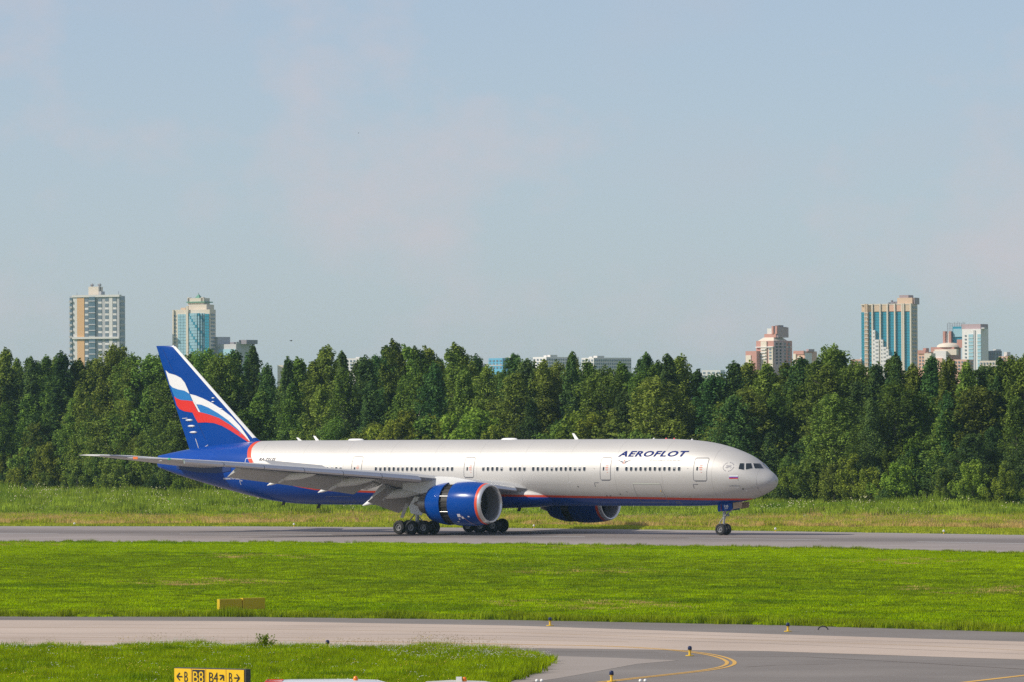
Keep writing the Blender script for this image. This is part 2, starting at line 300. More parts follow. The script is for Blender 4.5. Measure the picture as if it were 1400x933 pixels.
def curve_lut(n, l, src, pts, lo, hi):
    """value = piecewise-linear function of src (metres), built from map-range segments"""
    prev = None
    for (x0, y0), (x1, y1) in zip(pts, pts[1:]):
        mr = n.new('ShaderNodeMapRange'); mr.inputs['From Min'].default_value = x0; mr.inputs['From Max'].default_value = x1
        mr.inputs['To Min'].default_value = y0 if prev is None else 0; mr.inputs['To Max'].default_value = y1 if prev is None else y1 - y0
        l.new(src, mr.inputs[0])
        if prev is None: prev = mr.outputs[0]
        else:
            ad = n.new('ShaderNodeMath'); ad.operation = 'ADD'; l.new(prev, ad.inputs[0]); l.new(mr.outputs[0], ad.inputs[1]); prev = ad.outputs[0]
    return prev
BLUE, NAVY, RED, SILVER = (.002, .05, .29), (.006, .012, .055), (.62, .065, .025), (.555, .54, .52)
def livery_mat():
    m, n, l, p = nodes_of('livery_paint'); p.inputs['Specular IOR Level'].default_value = .25
    tc = n.new('ShaderNodeTexCoord'); sp = n.new('ShaderNodeSeparateXYZ'); l.new(tc.outputs['Object'], sp.inputs[0])
    st = n.new('ShaderNodeMath'); st.operation = 'SUBTRACT'; st.inputs[0].default_value = S_ROOT; l.new(sp.outputs['X'], st.inputs[1])
    up = [(0, 3.36), (3.7, 3.40), (7, 3.43), (13.5, 3.52), (20, 3.60), (32, 3.80), (45, 4.06), (48.8, 4.17), (51.3, 4.33), (53.6, 4.70), (55.4, 5.14), (57.4, 5.86), (58.9, 6.66), (59.5, 7.35), (59.9, 8.15), (60.0, 9.3)]
    lo = [(0, 3.36), (1.4, 3.30), (3.7, 3.22), (7, 3.23), (13.5, 3.32), (20, 3.40), (32, 3.60), (45, 3.86), (49, 3.96), (51.6, 4.12), (54, 4.49), (55.8, 4.93), (57.9, 5.66), (59.3, 6.5), (60.0, 7.3), (60.4, 8.15), (60.5, 9.3)]
    def below(pts):
        c = curve_lut(n, l, st.outputs[0], pts, 0, 74); d = n.new('ShaderNodeMath'); d.operation = 'SUBTRACT'; l.new(c, d.inputs[0]); l.new(sp.outputs['Z'], d.inputs[1])
        mr = n.new('ShaderNodeMapRange'); mr.inputs['From Min'].default_value = -.012; mr.inputs['From Max'].default_value = .012; l.new(d.outputs[0], mr.inputs[0]); return mr.outputs[0]
    bu, bl = below(up), below(lo)
    # silver paint with faint soiling and panel joints
    nz = n.new('ShaderNodeTexNoise'); nz.inputs['Scale'].default_value = .5; nz.inputs['Detail'].default_value = 7
    mpn = n.new('ShaderNodeMapping'); mpn.inputs['Scale'].default_value = (.35, 1, 1.6); l.new(tc.outputs['Object'], mpn.inputs[0]); l.new(mpn.outputs[0], nz.inputs['Vector'])
    sil = n.new('ShaderNodeMix'); sil.data_type = 'RGBA'; sil.inputs[6].default_value = (*[c * .86 for c in SILVER], 1); sil.inputs[7].default_value = (*[min(1, c * 1.05) for c in SILVER], 1); l.new(nz.outputs['Fac'], sil.inputs[0])
    def joints(src, per, w):
        a = n.new('ShaderNodeMath'); a.operation = 'PINGPONG'; a.inputs[1].default_value = per / 2; l.new(src, a.inputs[0])
        c = n.new('ShaderNodeMath'); c.operation = 'LESS_THAN'; c.inputs[1].default_value = w; l.new(a.outputs[0], c.inputs[0]); return c.outputs[0]
    ja, jb = joints(st.outputs[0], 5.3, .022), joints(sp.outputs['Z'], 1.55, .012)
    jm = n.new('ShaderNodeMath'); jm.operation = 'MAXIMUM'; l.new(ja, jm.inputs[0]); l.new(jb, jm.inputs[1])
    jk = n.new('ShaderNodeMath'); jk.operation = 'MULTIPLY'; jk.inputs[1].default_value = .34; l.new(jm.outputs[0], jk.inputs[0])
    s2 = n.new('ShaderNodeMix'); s2.data_type = 'RGBA'; s2.inputs[7].default_value = (.2, .19, .18, 1); l.new(jk.outputs[0], s2.inputs[0]); l.new(sil.outputs[2], s2.inputs[6])
    mx1 = n.new('ShaderNodeMix'); mx1.data_type = 'RGBA'; mx1.inputs[7].default_value = (*RED, 1); l.new(bu, mx1.inputs[0]); l.new(s2.outputs[2], mx1.inputs[6])
    # blue, its tone varied by the same noise
    nb = n.new('ShaderNodeMix'); nb.data_type = 'RGBA'; nb.inputs[6].default_value = (*[c * .85 for c in BLUE], 1); nb.inputs[7].default_value = (*[c * 1.2 for c in BLUE], 1); l.new(nz.outputs['Fac'], nb.inputs[0])
    mx2 = n.new('ShaderNodeMix'); mx2.data_type = 'RGBA'; l.new(bl, mx2.inputs[0]); l.new(mx1.outputs[2], mx2.inputs[6]); l.new(nb.outputs[2], mx2.inputs[7])
    l.new(mx2.outputs[2], p.inputs['Base Color'])
    me = n.new('ShaderNodeMapRange'); me.inputs['To Min'].default_value = .38; me.inputs['To Max'].default_value = 0.; l.new(bu, me.inputs[0]); l.new(me.outputs[0], p.inputs['Metallic'])
    ro = n.new('ShaderNodeMapRange'); ro.inputs['To Min'].default_value = .56; ro.inputs['To Max'].default_value = .22; l.new(bl, ro.inputs[0]); l.new(ro.outputs[0], p.inputs['Roughness'])
    bp = n.new('ShaderNodeBump'); bp.inputs['Strength'].default_value = .05; bp.inputs['Distance'].default_value = .05; l.new(nz.outputs['Fac'], bp.inputs['Height']); l.new(bp.outputs[0], p.inputs['Normal'])
    return m
M_LIV = livery_mat()
M_BLUE = mat('blue_gloss_paint', (.001, .05, .27), .22, noise=.12, scale=.7, spec=.14)
M_RED = mat('red_gloss_paint', (.72, .075, .022), .3)
M_GREY = mat('grey_wing_paint', (.47, .47, .465), .45, noise=.08, scale=.8)
M_LGREY = mat('light_grey_paint', (.66, .66, .645), .4, noise=.06, scale=1.2)
M_WHITEP = mat('white_gloss_paint', (.82, .82, .80), .35)
M_METAL = mat('polished_metal', (.62, .64, .67), .22, 1., noise=.05, scale=1.5)
M_STEEL = mat('landing_gear_steel', (.42, .42, .42), .4, .6)
M_DARK = mat('dark_composite', (.022, .022, .024), .6)
M_TYRE = mat('tyre_rubber', (.018, .018, .019), .85, noise=.2, scale=8)
M_RIM = mat('wheel_rim', (.20, .20, .20), .45, .4)
M_GLASS = mat('window_glass', (.018, .026, .036), .08, spec=.6)
M_RIMW = mat('window_rim', (.50, .49, .48), .4, .3)
M_LINE = mat('door_outline', (.13, .13, .15), .6)
M_BROWN = mat('primer_tan', (.36, .26, .16), .6, noise=.2, scale=3)
M_INK = mat('blue_lettering', (.012, .025, .15), .7, spec=.1)
M_INKG = mat('grey_lettering', (.19, .20, .25), .6)
M_INKR = mat('red_lettering', (.62, .22, .16), .5)
M_RING = mat('faint_grey_marking', (.34, .33, .36), .6); M_ORANGE = mat('orange_paint', (.75, .17, .03), .5)

# fuselage
ss = [(.5 * (1 - math.cos(math.pi * k / 60))) * 12 for k in range(0, 40)]
ss = sorted(set([round((k / 26.) ** 2 * 12, 4) for k in range(1, 27)] + [12 + k * 2 for k in range(1, 20)] + [50 + k * .9 for k in range(1, 26)] + [73.08]))
rings = []
for s in ss:
    zc, hz, hw = section(s); rings.append([A(s, hw * math.sin(2 * math.pi * k / 96), zc + hz * math.cos(2 * math.pi * k / 96)) for k in range(96)])
b = MB(); b.loft(rings, caps=False); n0 = len(b.v)
b.add([A(0, 0, 5.02)], []); b.f += [(j, n0, (j + 1) % 96) for j in range(96)]; b.m += [0] * 96
L0 = n0 - 96; b.add([], []); b.f.append(tuple(L0 + j for j in range(96))); b.m.append(0)
fus_me = b.mesh('fuselage', M_LIV, True); fuselage = link('fuselage', fus_me, plane)
BVH = BVHTree.FromPolygons([v.co for v in fus_me.vertices], [p.vertices for p in fus_me.polygons])
PINV = (Matrix.Translation(plane.location) @ Matrix.Rotation(-TH, 4, 'Z')).inverted()
def hit(x, y, off=.015):                                         # pixel -> point on the fuselage skin
    P0 = PINV @ Vector((0, 0, CAM_H)); D = PINV @ at(x, y, 700.) - P0
    loc, nrm, _, _ = BVH.ray_cast(P0, D.normalized())
    if loc is None: return None
    if nrm.dot(D) > 0: nrm = -nrm
    return loc + nrm * off

def snap(s, z, off):                                              # starboard skin of the built mesh
    loc, nrm, _, _ = BVH.ray_cast(Vector((S_ROOT - s, -12., z)), Vector((0, 1., 0)))
    if loc is None: return A(*skin(s, z, off))
    if nrm.y > 0: nrm = -nrm
    return loc + nrm * off
def strip_on_skin(pts, w, off=.012, closed=False):
    """painted or fitted line hugging the skin; pts are (s, z)"""
    P = []
    n = len(pts)
    for i in range(n if closed else n - 1):
        a, c = pts[i], pts[(i + 1) % n]; k = max(1, int(math.hypot(c[0] - a[0], c[1] - a[1]) / .15))
        P += [(a[0] + (c[0] - a[0]) * t / k, a[1] + (c[1] - a[1]) * t / k) for t in range(k)]
    if not closed: P.append(pts[-1])
    V = []; m = len(P)
    for i, (s, z) in enumerate(P):
        q, r = (P[(i - 1) % m], P[(i + 1) % m]) if closed else (P[max(i - 1, 0)], P[min(i + 1, m - 1)])
        ds, dz = r[0] - q[0], r[1] - q[1]; L = math.hypot(ds, dz) or 1; ns, nz = -dz / L * w / 2, ds / L * w / 2
        V += [snap(s + ns, z + nz, off), snap(s - ns, z - nz, off)]
    F = [(2 * i, 2 * i + 1, 2 * ((i + 1) % m) + 1, 2 * ((i + 1) % m)) for i in range(m if closed else m - 1)]
    return V, F
def rrect(s0, s1, z0, z1, r, n=4):
    out = []
    for cx, cz, a0 in ((s1 - r, z1 - r, 0), (s0 + r, z1 - r, 90), (s0 + r, z0 + r, 180), (s1 - r, z0 + r, 270)):
        for k in range(n + 1): a = math.radians(a0 + 90 * k / n); out.append((cx + r * math.cos(a), cz + r * math.sin(a)))
    return out
def patch_on_skin(s0, s1, z0, z1, off, ns=4, nz=8):
    V = [snap(s0 + (s1 - s0) * i / ns, z0 + (z1 - z0) * j / nz, off) for i in range(ns + 1) for j in range(nz + 1)]
    return V, [(i * (nz + 1) + j, i * (nz + 1) + j + 1, (i + 1) * (nz + 1) + j + 1, (i + 1) * (nz + 1) + j) for i in range(ns) for j in range(nz)]
def shape_on_skin(name, polys, m, off=.022, parent=plane, cut=.12, fn=None):
    """filled outlines given in (s, z), sliced so that they follow the curve of the body"""
    bm = bmesh.new()
    for P in polys:
        vs = [bm.verts.new((s, z, 0)) for s, z in P]; bm.faces.new(vs)
    bmesh.ops.triangulate(bm, faces=bm.faces)
    return finish_shape(bm, name, m, off, parent, cut, fn)
def finish_shape(bm, name, m, off, parent, cut, fn=None):
    zs = [v.co.y for v in bm.verts]; z = min(zs) + cut
    while z < max(zs):
        bmesh.ops.bisect_plane(bm, geom=bm.verts[:] + bm.edges[:] + bm.faces[:], plane_co=(0, z, 0), plane_no=(0, 1, 0)); z += cut
    zs = [v.co.x for v in bm.verts]; z = min(zs) + 5 * cut
    while z < max(zs):
        bmesh.ops.bisect_plane(bm, geom=bm.verts[:] + bm.edges[:] + bm.faces[:], plane_co=(z, 0, 0), plane_no=(1, 0, 0)); z += 5 * cut
    fn = fn or (lambda s, z: snap(s, z, off))
    for v in bm.verts: v.co = fn(v.co.x, v.co.y)
    me = bpy.data.meshes.new(name); bm.to_mesh(me); bm.free(); me.materials.append(m); return link(name, me, parent)
def text_mesh(body, shear=0., spacing=1., bold=0.):
    cu = bpy.data.curves.new('lettering', 'FONT'); cu.body = body; cu.shear = shear; cu.space_character = spacing; cu.offset = bold; cu.resolution_u = 3
    o = bpy.data.objects.new('lettering', cu); COL.objects.link(o); bpy.context.view_layer.update()
    me = bpy.data.meshes.new_from_object(o.evaluated_get(bpy.context.evaluated_depsgraph_get()))
    bpy.data.objects.remove(o); bpy.data.curves.remove(cu); return me
def text_bm(body, u0, u1, v0, v1, **k):
    me = text_mesh(body, **k); bm = bmesh.new(); bm.from_mesh(me); bpy.data.meshes.remove(me)
    xs = [v.co.x for v in bm.verts]; ys = [v.co.y for v in bm.verts]
    for v in bm.verts:
        v.co.x = u0 + (v.co.x - min(xs)) / (max(xs) - min(xs)) * (u1 - u0); v.co.y = v0 + (v.co.y - min(ys)) / (max(ys) - min(ys)) * (v1 - v0); v.co.z = 0
    bmesh.ops.triangulate(bm, faces=bm.faces); return bm
def text_on_skin(body, s0, s1, z0, z1, m, off=.022, **k):
    return finish_shape(text_bm(body, s0, s1, z0, z1, **k), 'lettering', m, off, plane, .08)

# passenger windows: rows measured from the photograph, one pitch of 0.533 m
def oval(w, h, n=14): return [(w / 2 * math.copysign(abs(math.cos(2 * math.pi * k / n)) ** .75, math.cos(2 * math.pi * k / n)), h / 2 * math.copysign(abs(math.sin(2 * math.pi * k / n)) ** .75, math.sin(2 * math.pi * k / n))) for k in range(n)]
b = MB(); oo, oi = oval(.33, .46), oval(.265, .39)
b.add([(x, -.012, z) for x, z in oo] + [(x, -.02, z) for x, z in oi], [(i, (i + 1) % 14, 14 + (i + 1) % 14, 14 + i) for i in range(14)], 0)
b.add([(x, -.016, z) for x, z in oi], [tuple(range(14))], 1)
win_me = b.mesh('window', [M_RIMW, M_GLASS]); M_BLIND = mat('lowered_blind', (.33, .33, .34), .5); blinds = []
for f in (.45, .25):                                             # the same window with its blind part lowered
    b2 = MB(); b2.v, b2.f, b2.m = list(b.v), list(b.f), list(b.m); b2.add([(-.12, -.022, .17), (.12, -.022, .17), (.13, -.022, .17 - f * .36), (-.13, -.022, .17 - f * .36)], [(0, 1, 2, 3)], 2); blinds.append(b2.mesh('window', [M_RIMW, M_GLASS, M_BLIND]))
PW = .533
win_s = [15.60] + [8.71 + k * PW for k in range(12)] + [19.35 + k * PW for k in range(12)] + [26.24 + k * PW for k in range(4)] + [28.88 + k * PW for k in range(5)] + [34.68 + k * PW for k in range(18)] + [48.0 + k * PW for k in range(16)]
for s in win_s:
    z = 6.14; sk = skin(s, z, 0); zc, hz, hw = section(s); t = math.atan2((z - zc) / hz ** 2, sk[1] / hw ** 2)
    o = link('window', random.choice([win_me, win_me, win_me, *blinds]), plane, A(*sk), (-t, 0, 0))

# doors
def door(s0, s1, z0, z1, sill=True, win=.35, m=M_LIV, lm=M_LINE):
    V, F = patch_on_skin(s0, s1, z0, z1, .006, 4, 10); d = MB().add(V, F).build('door', m, plane, True)
    V, F = strip_on_skin(rrect(s0, s1, z0, z1, .14), .05, .014, True); MB().add(V, F).build('door_seal', lm, d)
    if sill:
        V, F = strip_on_skin([(s1 - .12, z0 - .03), (s0 + .12, z0 - .03)], .085, .02); MB().add(V, F).build('door_sill', lm, d)
        V, F = strip_on_skin([(s0 + .1, z1 + .015), (s1 - .1, z1 + .015)], .05, .018); MB().add(V, F).build('rain_gutter', lm, d)
    if win:
        V, F = patch_on_skin(s1 - win - .11, s1 - win + .05, 5.98, 6.3, .02, 1, 3); MB().add(V, F).build('door_window', M_GLASS, d)
        for k, (zz, hh, ww) in enumerate(((6.42, .05, .24), (6.24, .10, .30), (6.05, .08, .26), (5.80, .05, .10))):
            V, F = patch_on_skin(s1 - .88, s1 - .88 + ww, zz - hh / 2, zz + hh / 2, .02, 1, 1); MB().add(V, F).build('door_notice', M_INKR, d)
    return d
door(5.80, 7.18, 5.05, 7.10); door(16.38, 17.55, 5.12, 7.15); door(32.14, 33.28, 5.35, 7.22); door(45.5, 46.7, 5.3, 7.28)
door(59.05, 60.12, 5.22, 7.18, False, 0, M_LIV, mat('white_door_outline', (.7, .7, .7), .5))
# cargo door, service panels and small marks
M_FAINT = mat('panel_joint', (.30, .295, .29), .5)
for r, w in ((rrect(10.85, 13.95, 3.05, 4.75, .1), .03), (rrect(47.5, 50.6, 2.95, 3.5, .08), .025), (rrect(9.6, 10.1, 2.95, 3.1, .04), .03)):
    V, F = strip_on_skin(r, w, .012, True); MB().add(V, F).build('cargo_door_outline', M_FAINT, plane)
V, F = strip_on_skin([(13.95, 4.78), (10.95, 4.75)], .07, .02); MB().add(V, F).build('cargo_door_hinge', mat('hinge_strip', (.55, .58, .50), .5), plane)
for s, z in ((7.3, 4.72), (18.3, 4.85)):
    for q in ([(s, z - .38), (s, z), (s - .5, z)],):
        V, F = strip_on_skin(q, .05, .014); MB().add(V, F).build('service_mark', M_LINE, plane)
V, F = strip_on_skin([(61.0, 4.6), (61.0, 5.0), (60.6, 5.0)], .05, .014); MB().add(V, F).build('service_mark', M_WHITEP, plane)
MARKS = [(11.0, 4.10, .10, .16, (.7, .45, .1)), (15.7, 3.78, .14, .1, (.12, .12, .12)), (14.9, 4.05, .08, .08, (.2, .2, .2)), (17.3, 3.62, .2, .07, (.1, .1, .1)), (16.9, 3.62, .16, .07, (.1, .1, .1)), (20.2, 4.50, .12, .1, (.1, .1, .1)), (2.45, 4.28, .14, .1, (.05, .05, .06)), (2.2, 4.12, .12, .1, (.75, .75, .75)), (2.85, 4.42, .14, .05, (.7, .7, .7)), (18.2, 6.15, .06, .06, (.1, .1, .1)), (7.75, 6.15, .06, .06, (.1, .1, .1)), (1.2, 4.35, .05, .05, (.1, .1, .1)), (12.0, 3.62, .2, .05, (.7, .65, .6)), (9.2, 3.55, .14, .09, (.7, .65, .6)), (20.9, 4.9, .3, .05, (.7, .7, .69)), (2.75, 5.12, .08, .05, (.1, .1, .1))]
for s, z, w, h, c in MARKS:
    V, F = patch_on_skin(s, s + w, z - h / 2, z + h / 2, .02, 1, 1); MB().add(V, F).build('service_port', mat('port_mark', c, .5), plane)

# lettering and emblems on the starboard side
text_on_skin('AEROFLOT', 15.80, 8.12, 7.24, 7.77, M_INK, shear=.25, bold=.034, spacing=1.12)
text_on_skin('Russian Airlines', 12.05, 8.55, 6.83, 7.02, mat('pale_grey_lettering', (.47, .45, .44), .5), shear=.2)
text_on_skin('RA-73135', 58.35, 56.2, 6.92, 7.22, mat('dark_grey_lettering', (.12, .12, .15), .7, spec=.1), shear=.3, bold=.02)
text_on_skin('BOEING 777-300ER', 63.3, 60.75, 5.13, 5.28, M_WHITEP, shear=.2, bold=.02)
text_on_skin('-~=-=~--', 3.72, 2.66, 4.55, 4.64, M_INKG, bold=.02)
ecx, ecz = 14.95, 6.83
for sg in (-1, 1):
    for k in range(4):
        y0 = .12 - k * .065; L = .80 - k * .17
        shape_on_skin('emblem_feather', [[(ecx - sg * .10, ecz + y0 - .12), (ecx - sg * L, ecz + y0 + .02), (ecx - sg * (L - .04), ecz + y0 - .025), (ecx - sg * .10, ecz + y0 - .165)]], M_INKG)
shape_on_skin('emblem_hammer', [[(ecx + .10, ecz - .22), (ecx + .05, ecz - .24), (ecx - .07, ecz + .10), (ecx - .02, ecz + .12)], [(ecx - .14, ecz + .06), (ecx - .12, ecz + .12), (ecx + .06, ecz + .14), (ecx + .05, ecz + .08)], [(ecx - .12, ecz - .2), (ecx - .07, ecz - .22), (ecx + .02, ecz - .1), (ecx - .02, ecz - .08)]], M_INKR)
for k in range(3):
    shape_on_skin('flag_stripe', [[(3.60, 5.51 - k * .097), (2.80, 5.51 - k * .097), (2.80, 5.415 - k * .097), (3.60, 5.415 - k * .097)]], (M_WHITEP, mat('flag_blue', (.01, .06, .42), .5), mat('flag_red', (.60, .02, .03), .5))[k])
cxs, czs = 3.79, 6.30
for k in range(20):
    if k in (4, 9, 15): continue
    a0, a1 = 2 * math.pi * k / 20, 2 * math.pi * (k + .72) / 20
    shape_on_skin('alliance_ring', [[(cxs + .50 * math.cos(a), czs + .42 * math.sin(a)) for a in (a0, a1)] + [(cxs + .45 * math.cos(a), czs + .37 * math.sin(a)) for a in (a1, a0)]], M_RING)
for q in ([(cxs + .25, czs - .06), (cxs - .15, czs + .14), (cxs - .27, czs + .10), (cxs - .1, czs)], [(cxs + .22, czs + .1), (cxs + .05, czs + .14), (cxs - .3, czs - .08), (cxs - .2, czs - .12)], [(cxs + .1, czs - .14), (cxs + .14, czs - .1), (cxs - .12, czs + .02), (cxs - .1, czs - .04)]):
    V, F = strip_on_skin(q, .045, .016); MB().add(V, F).build('alliance_mark', M_RING, plane)

# flight-deck windows
R6 = lambda u, v: (940 + u / 6.02, 590 + v / 6.02)
M_COCK = mat('flight_deck_glass', (.012, .018, .024), .06, spec=.7)
for P in ([(430, 263), (464, 263), (464, 317), (419, 310)], [(479, 264), (521, 263), (534, 304), (479, 315)], [(538, 264), (596, 266), (622, 305), (551, 306)]):
    Q = [R6(*p) for p in P]; c = (sum(p[0] for p in Q) / 4, sum(p[1] for p in Q) / 4)
    def pt(a, e, scale, off):
        x = (Q[0][0] * (1 - a) + Q[1][0] * a) * (1 - e) + (Q[3][0] * (1 - a) + Q[2][0] * a) * e; y = (Q[0][1] * (1 - a) + Q[1][1] * a) * (1 - e) + (Q[3][1] * (1 - a) + Q[2][1] * a) * e
        return hit(c[0] + (x - c[0]) * scale, c[1] + (y - c[1]) * scale, off)
    def sheet(scale, off): return [pt(i / 6., j / 6., scale, off) for i in range(7) for j in range(7)]
    GF = [(i * 7 + j, i * 7 + j + 1, i * 7 + j + 8, i * 7 + j + 7) for i in range(6) for j in range(6)]
    for sg in (1, -1):
        fr, gl = sheet(1.13, .012), sheet(1.0, .03)
        if None in fr or None in gl: fr, gl = sheet(.98, .012), sheet(.9, .03)
        if None in fr or None in gl: continue
        for v in fr + gl: v.y *= sg
        w = MB().add(gl, GF).build('flight_deck_window', M_COCK, plane); MB().add(fr, GF).build('window_frame', M_LGREY, w)
# radome joint
V, F = [], []
zc, hz, hw = section(1.28)
R = [[A(1.28 + d, hw * 1.004 * math.sin(2 * math.pi * k / 64) + 0, zc + hz * 1.004 * math.cos(2 * math.pi * k / 64)) for k in range(64)] for d in (-.012, .012)]
MB().loft(R, caps=False).build('radome_joint', M_FAINT, plane, True)

# aerials and domes on the crown
for s, h in ((55.5, .34), (53.4, .50), (22.6, .62)):
    MB().loft([[A(s - c0, w, 8.82 + zz) for c0, w in ((-.0 + o, 0), (.22 * k + o, .03), (.46 * k + o, 0), (.22 * k + o, -.03))] for zz, k, o in ((0, 1, 0), (h, .55, -.34))]).build('blade_aerial', M_WHITEP, plane)
for s in (48.5, 30.2): MB().loft([[A(s - 1.0 * c0 * k, .32 * w * k, 8.83 + zz) for c0, w in [(math.cos(t), math.sin(t)) for t in [2 * math.pi * j / 16 for j in range(16)]]] for zz, k in ((0, 1), (.1, .93), (.17, .75), (.2, .4))]).build('antenna_dome', M_WHITEP, plane, True)
for s, c in ((9.3, (.8, .8, .8)), (11.3, (.7, .1, .1)), (12.2, (.7, .1, .1)), (13.6, (.7, .7, .7))): MB().lathe([(0, .1), (.08, .09), (.13, .02)], A(s, 0, section(s)[0] + section(s)[1] - .02), 'Z', 10, close=True).build('crown_beacon', mat('beacon', c, .4), plane)
for s, z in ((57.5, 2.85), (53.2, 2.55), (29.2, 2.36)): MB().loft([[A(s - c0 + o, w, z + zz) for c0, w in ((0, 0), (.2, .03), (.4, 0), (.2, -.03))] for zz, o in ((.15, 0), (-.25, .2))]).build('blade_aerial', M_DARK, plane)

# wing-to-body fairing
fr = []
for k in range(27):
    t = k / 26.; s = 23.4 + t * 21.5; e = max(0., 1 - abs(2 * t - 1) ** 3.2) ** .5 if 0 < t < 1 else 0
    zt, zb, hw = 3.4 + 1.45 * e, 3.3 - .92 * e, .8 + 2.72 * e
    zc, hz = (zt + zb) / 2, (zt - zb) / 2
    fr.append([A(s, hw * math.copysign(abs(math.sin(2 * math.pi * j / 40)) ** .7, math.sin(2 * math.pi * j / 40)), zc + hz * math.copysign(abs(math.cos(2 * math.pi * j / 40)) ** .8, math.cos(2 * math.pi * j / 40))) for j in range(40)])
MB().loft(fr).build('belly_fairing', M_LIV, plane, True)

# ------------------------------------------------------------------ wings
def LE(l): return 26.55 + .727 * (l - 3.1) if l <= 30.3 else 46.32 + (l - 30.3) * 1.42
def TE(l): return 39.6 if l < 9.8 else (39.6 + .463 * (l - 9.8) if l <= 30.3 else 49.09 + (l - 30.3) * .62)
zLE = pchip([0, 3.1, 10, 20, 30.4, 32.4], [3.95, 4.35, 5.32, 6.33, 7.27, 7.42])
def zTE(l): return zLE(l) - (0.75 - .09 * (l - 3.1) if l < 10 else max(0.0, .13 - .006 * (l - 10)))
AF = [(1., 0.), (.8, .30), (.6, .52), (.42, .60), (.25, .56), (.12, .42), (.04, .25), (0., .0), (.04, -.20), (.12, -.32), (.28, -.42), (.5, -.38), (.75, -.18)]
def foil(l, thick, sgn, le=None, te=None, zl=None, zt=None):
    a, c = LE(l) if le is None else le, TE(l) if te is None else te; z0, z1 = zLE(l) if zl is None else zl, zTE(l) if zt is None else zt
    return [A(a + (c - a) * x, sgn * l, z0 + (z1 - z0) * x + t * thick * (c - a)) for x, t in AF]
def blade(sgn, l0, l1, fn, n):       # loft a panel between two span stations; fn(l) -> ring of (s, z)
    return [[A(s, sgn * q, z) for s, z in fn(q)] for q in [l0 + (l1 - l0) * k / n for k in range(n + 1)]]
for sg in (1, -1):
    L = [0, 3.1, 6, 8, 10, 13, 16, 20, 24, 27, 30.3, 31.2, 31.9, 32.4]
    w = MB().loft([foil(l, .125 if l < 4 else (.10 if l < 14 else .09), sg, te=(TE(l) if l < 32.3 else 50.15)) for l in L]).build('wing', M_GREY, plane, 'auto')
    # leading-edge slats, extended and drooped
    def slat(l):
        k = 1.15 - .018 * l; a = LE(l) - .55 * k; z = zLE(l) - .28 * k
        return [(a - x * k, z + y * k) for x, y in ((-1.25, .36), (-.75, .40), (-.35, .33), (-.08, .16), (0, -.03), (-.07, -.22), (-.25, -.33), (-.3, -.25), (-.28, .0), (-.6, .22), (-1.25, .33))]
    for a, c in ((3.9, 7.9), (11.4, 14.4), (14.44, 17.4), (17.44, 20.4), (20.44, 23.5), (23.54, 26.6), (26.64, 29.6)):
        MB().loft(blade(sg, a, c, slat, 3)).build('slat', M_METAL, w, 'auto')
    # flaps, lowered for landing
    def flap(ch, ang, ds, dz):
        ca, sa = math.cos(ang), math.sin(ang)
        def fn(l):
            a, z = TE(l) - ds, zTE(l) - dz; k = ch(l)
            return [(a + x * k * ca + y * k * sa, z - x * k * sa + y * k * ca) for x, y in ((0, 0), (.06, .09), (.25, .13), (.6, .07), (1, .0), (.6, -.02), (.25, -.06), (.05, -.06))]
        return fn
    MB().loft(blade(sg, 3.35, 8.2, flap(lambda l: 2.7, .62, .95, .15), 3)).build('inboard_flap', M_GREY, w, 'auto')
    MB().loft(blade(sg, 8.3, 9.9, flap(lambda l: 1.9, .35, .5, .0), 1)).build('flaperon', M_GREY, w, 'auto')
    MB().loft(blade(sg, 10.0, 22.6, flap(lambda l: 2.6 - .065 * (l - 10), .52, .85, .1), 4)).build('outboard_flap', M_GREY, w, 'auto')
    MB().loft(blade(sg, 23.4, 29.2, flap(lambda l: 1.0 - .03 * (l - 23), .12, .35, -.02), 3)).build('aileron', M_GREY, w, 'auto')
    # spoilers, raised
    def spoiler(l, up=.42, ln=1.25):
        a, z = TE(l) - 2.15, zTE(l) + .33
        x, y = ln * math.cos(up), ln * math.sin(up); return [(a, z), (a + x, z + y), (a + x + .05, z + y - .04), (a + .08, z - .05)]
    for a, c in ((11.4, 12.9), (13.0, 14.9), (14.95, 16.8), (16.85, 18.7), (18.75, 20.5)):
        a_up = c < 12.95
        MB().loft(blade(sg, a, c, (lambda l: spoiler(l, .30 if a_up else .05, 1.1)) if c < 14.95 else spoiler, 1)).build('spoiler', M_GREY, w)
    for a, c in ((5.0, 6.8), (6.85, 8.4)):
        MB().loft(blade(sg, a, c, lambda l: spoiler(l, .10, 1.2), 1)).build('spoiler', M_GREY, w)
    # flap-track fairings: fixed canoe and drooped tail
    for l, dz, k in ((17.6, .30, 1.0), (12.5, .35, 1.15), (6.7, .25, 1.35)):
        s0, z0 = TE(l), zTE(l)
        ax = [(s0 - 4.2 * k, z0 + .05 * k, .05), (s0 - 3.2 * k, z0 - .22 * k, .20), (s0 - 1.8 * k, z0 - .38 * k, .32), (s0 - .6 * k, z0 - .45 * k, .34), (s0 + .1, z0 - .49 * k, .34)]
        def canoe(pts): return [[A(s, sg * (l + r * k * .75 * math.sin(2 * math.pi * j / 12)), z + r * k * math.cos(2 * math.pi * j / 12)) for j in range(12)] for s, z, r in pts]
        f = MB().loft(canoe(ax)).build('flap_track_fairing', M_WHITEP, w, True)
        ax = [(s0 + .13, z0 - .52 * k, .34), (s0 + .9 * k, z0 - .80 * k, .30), (s0 + 1.6 * k, z0 - 1.06 * k, .2), (s0 + 2.2 * k, z0 - 1.28 * k, .03)]
        MB().loft(canoe(ax)).build('fairing_tail', M_WHITEP, w, True)
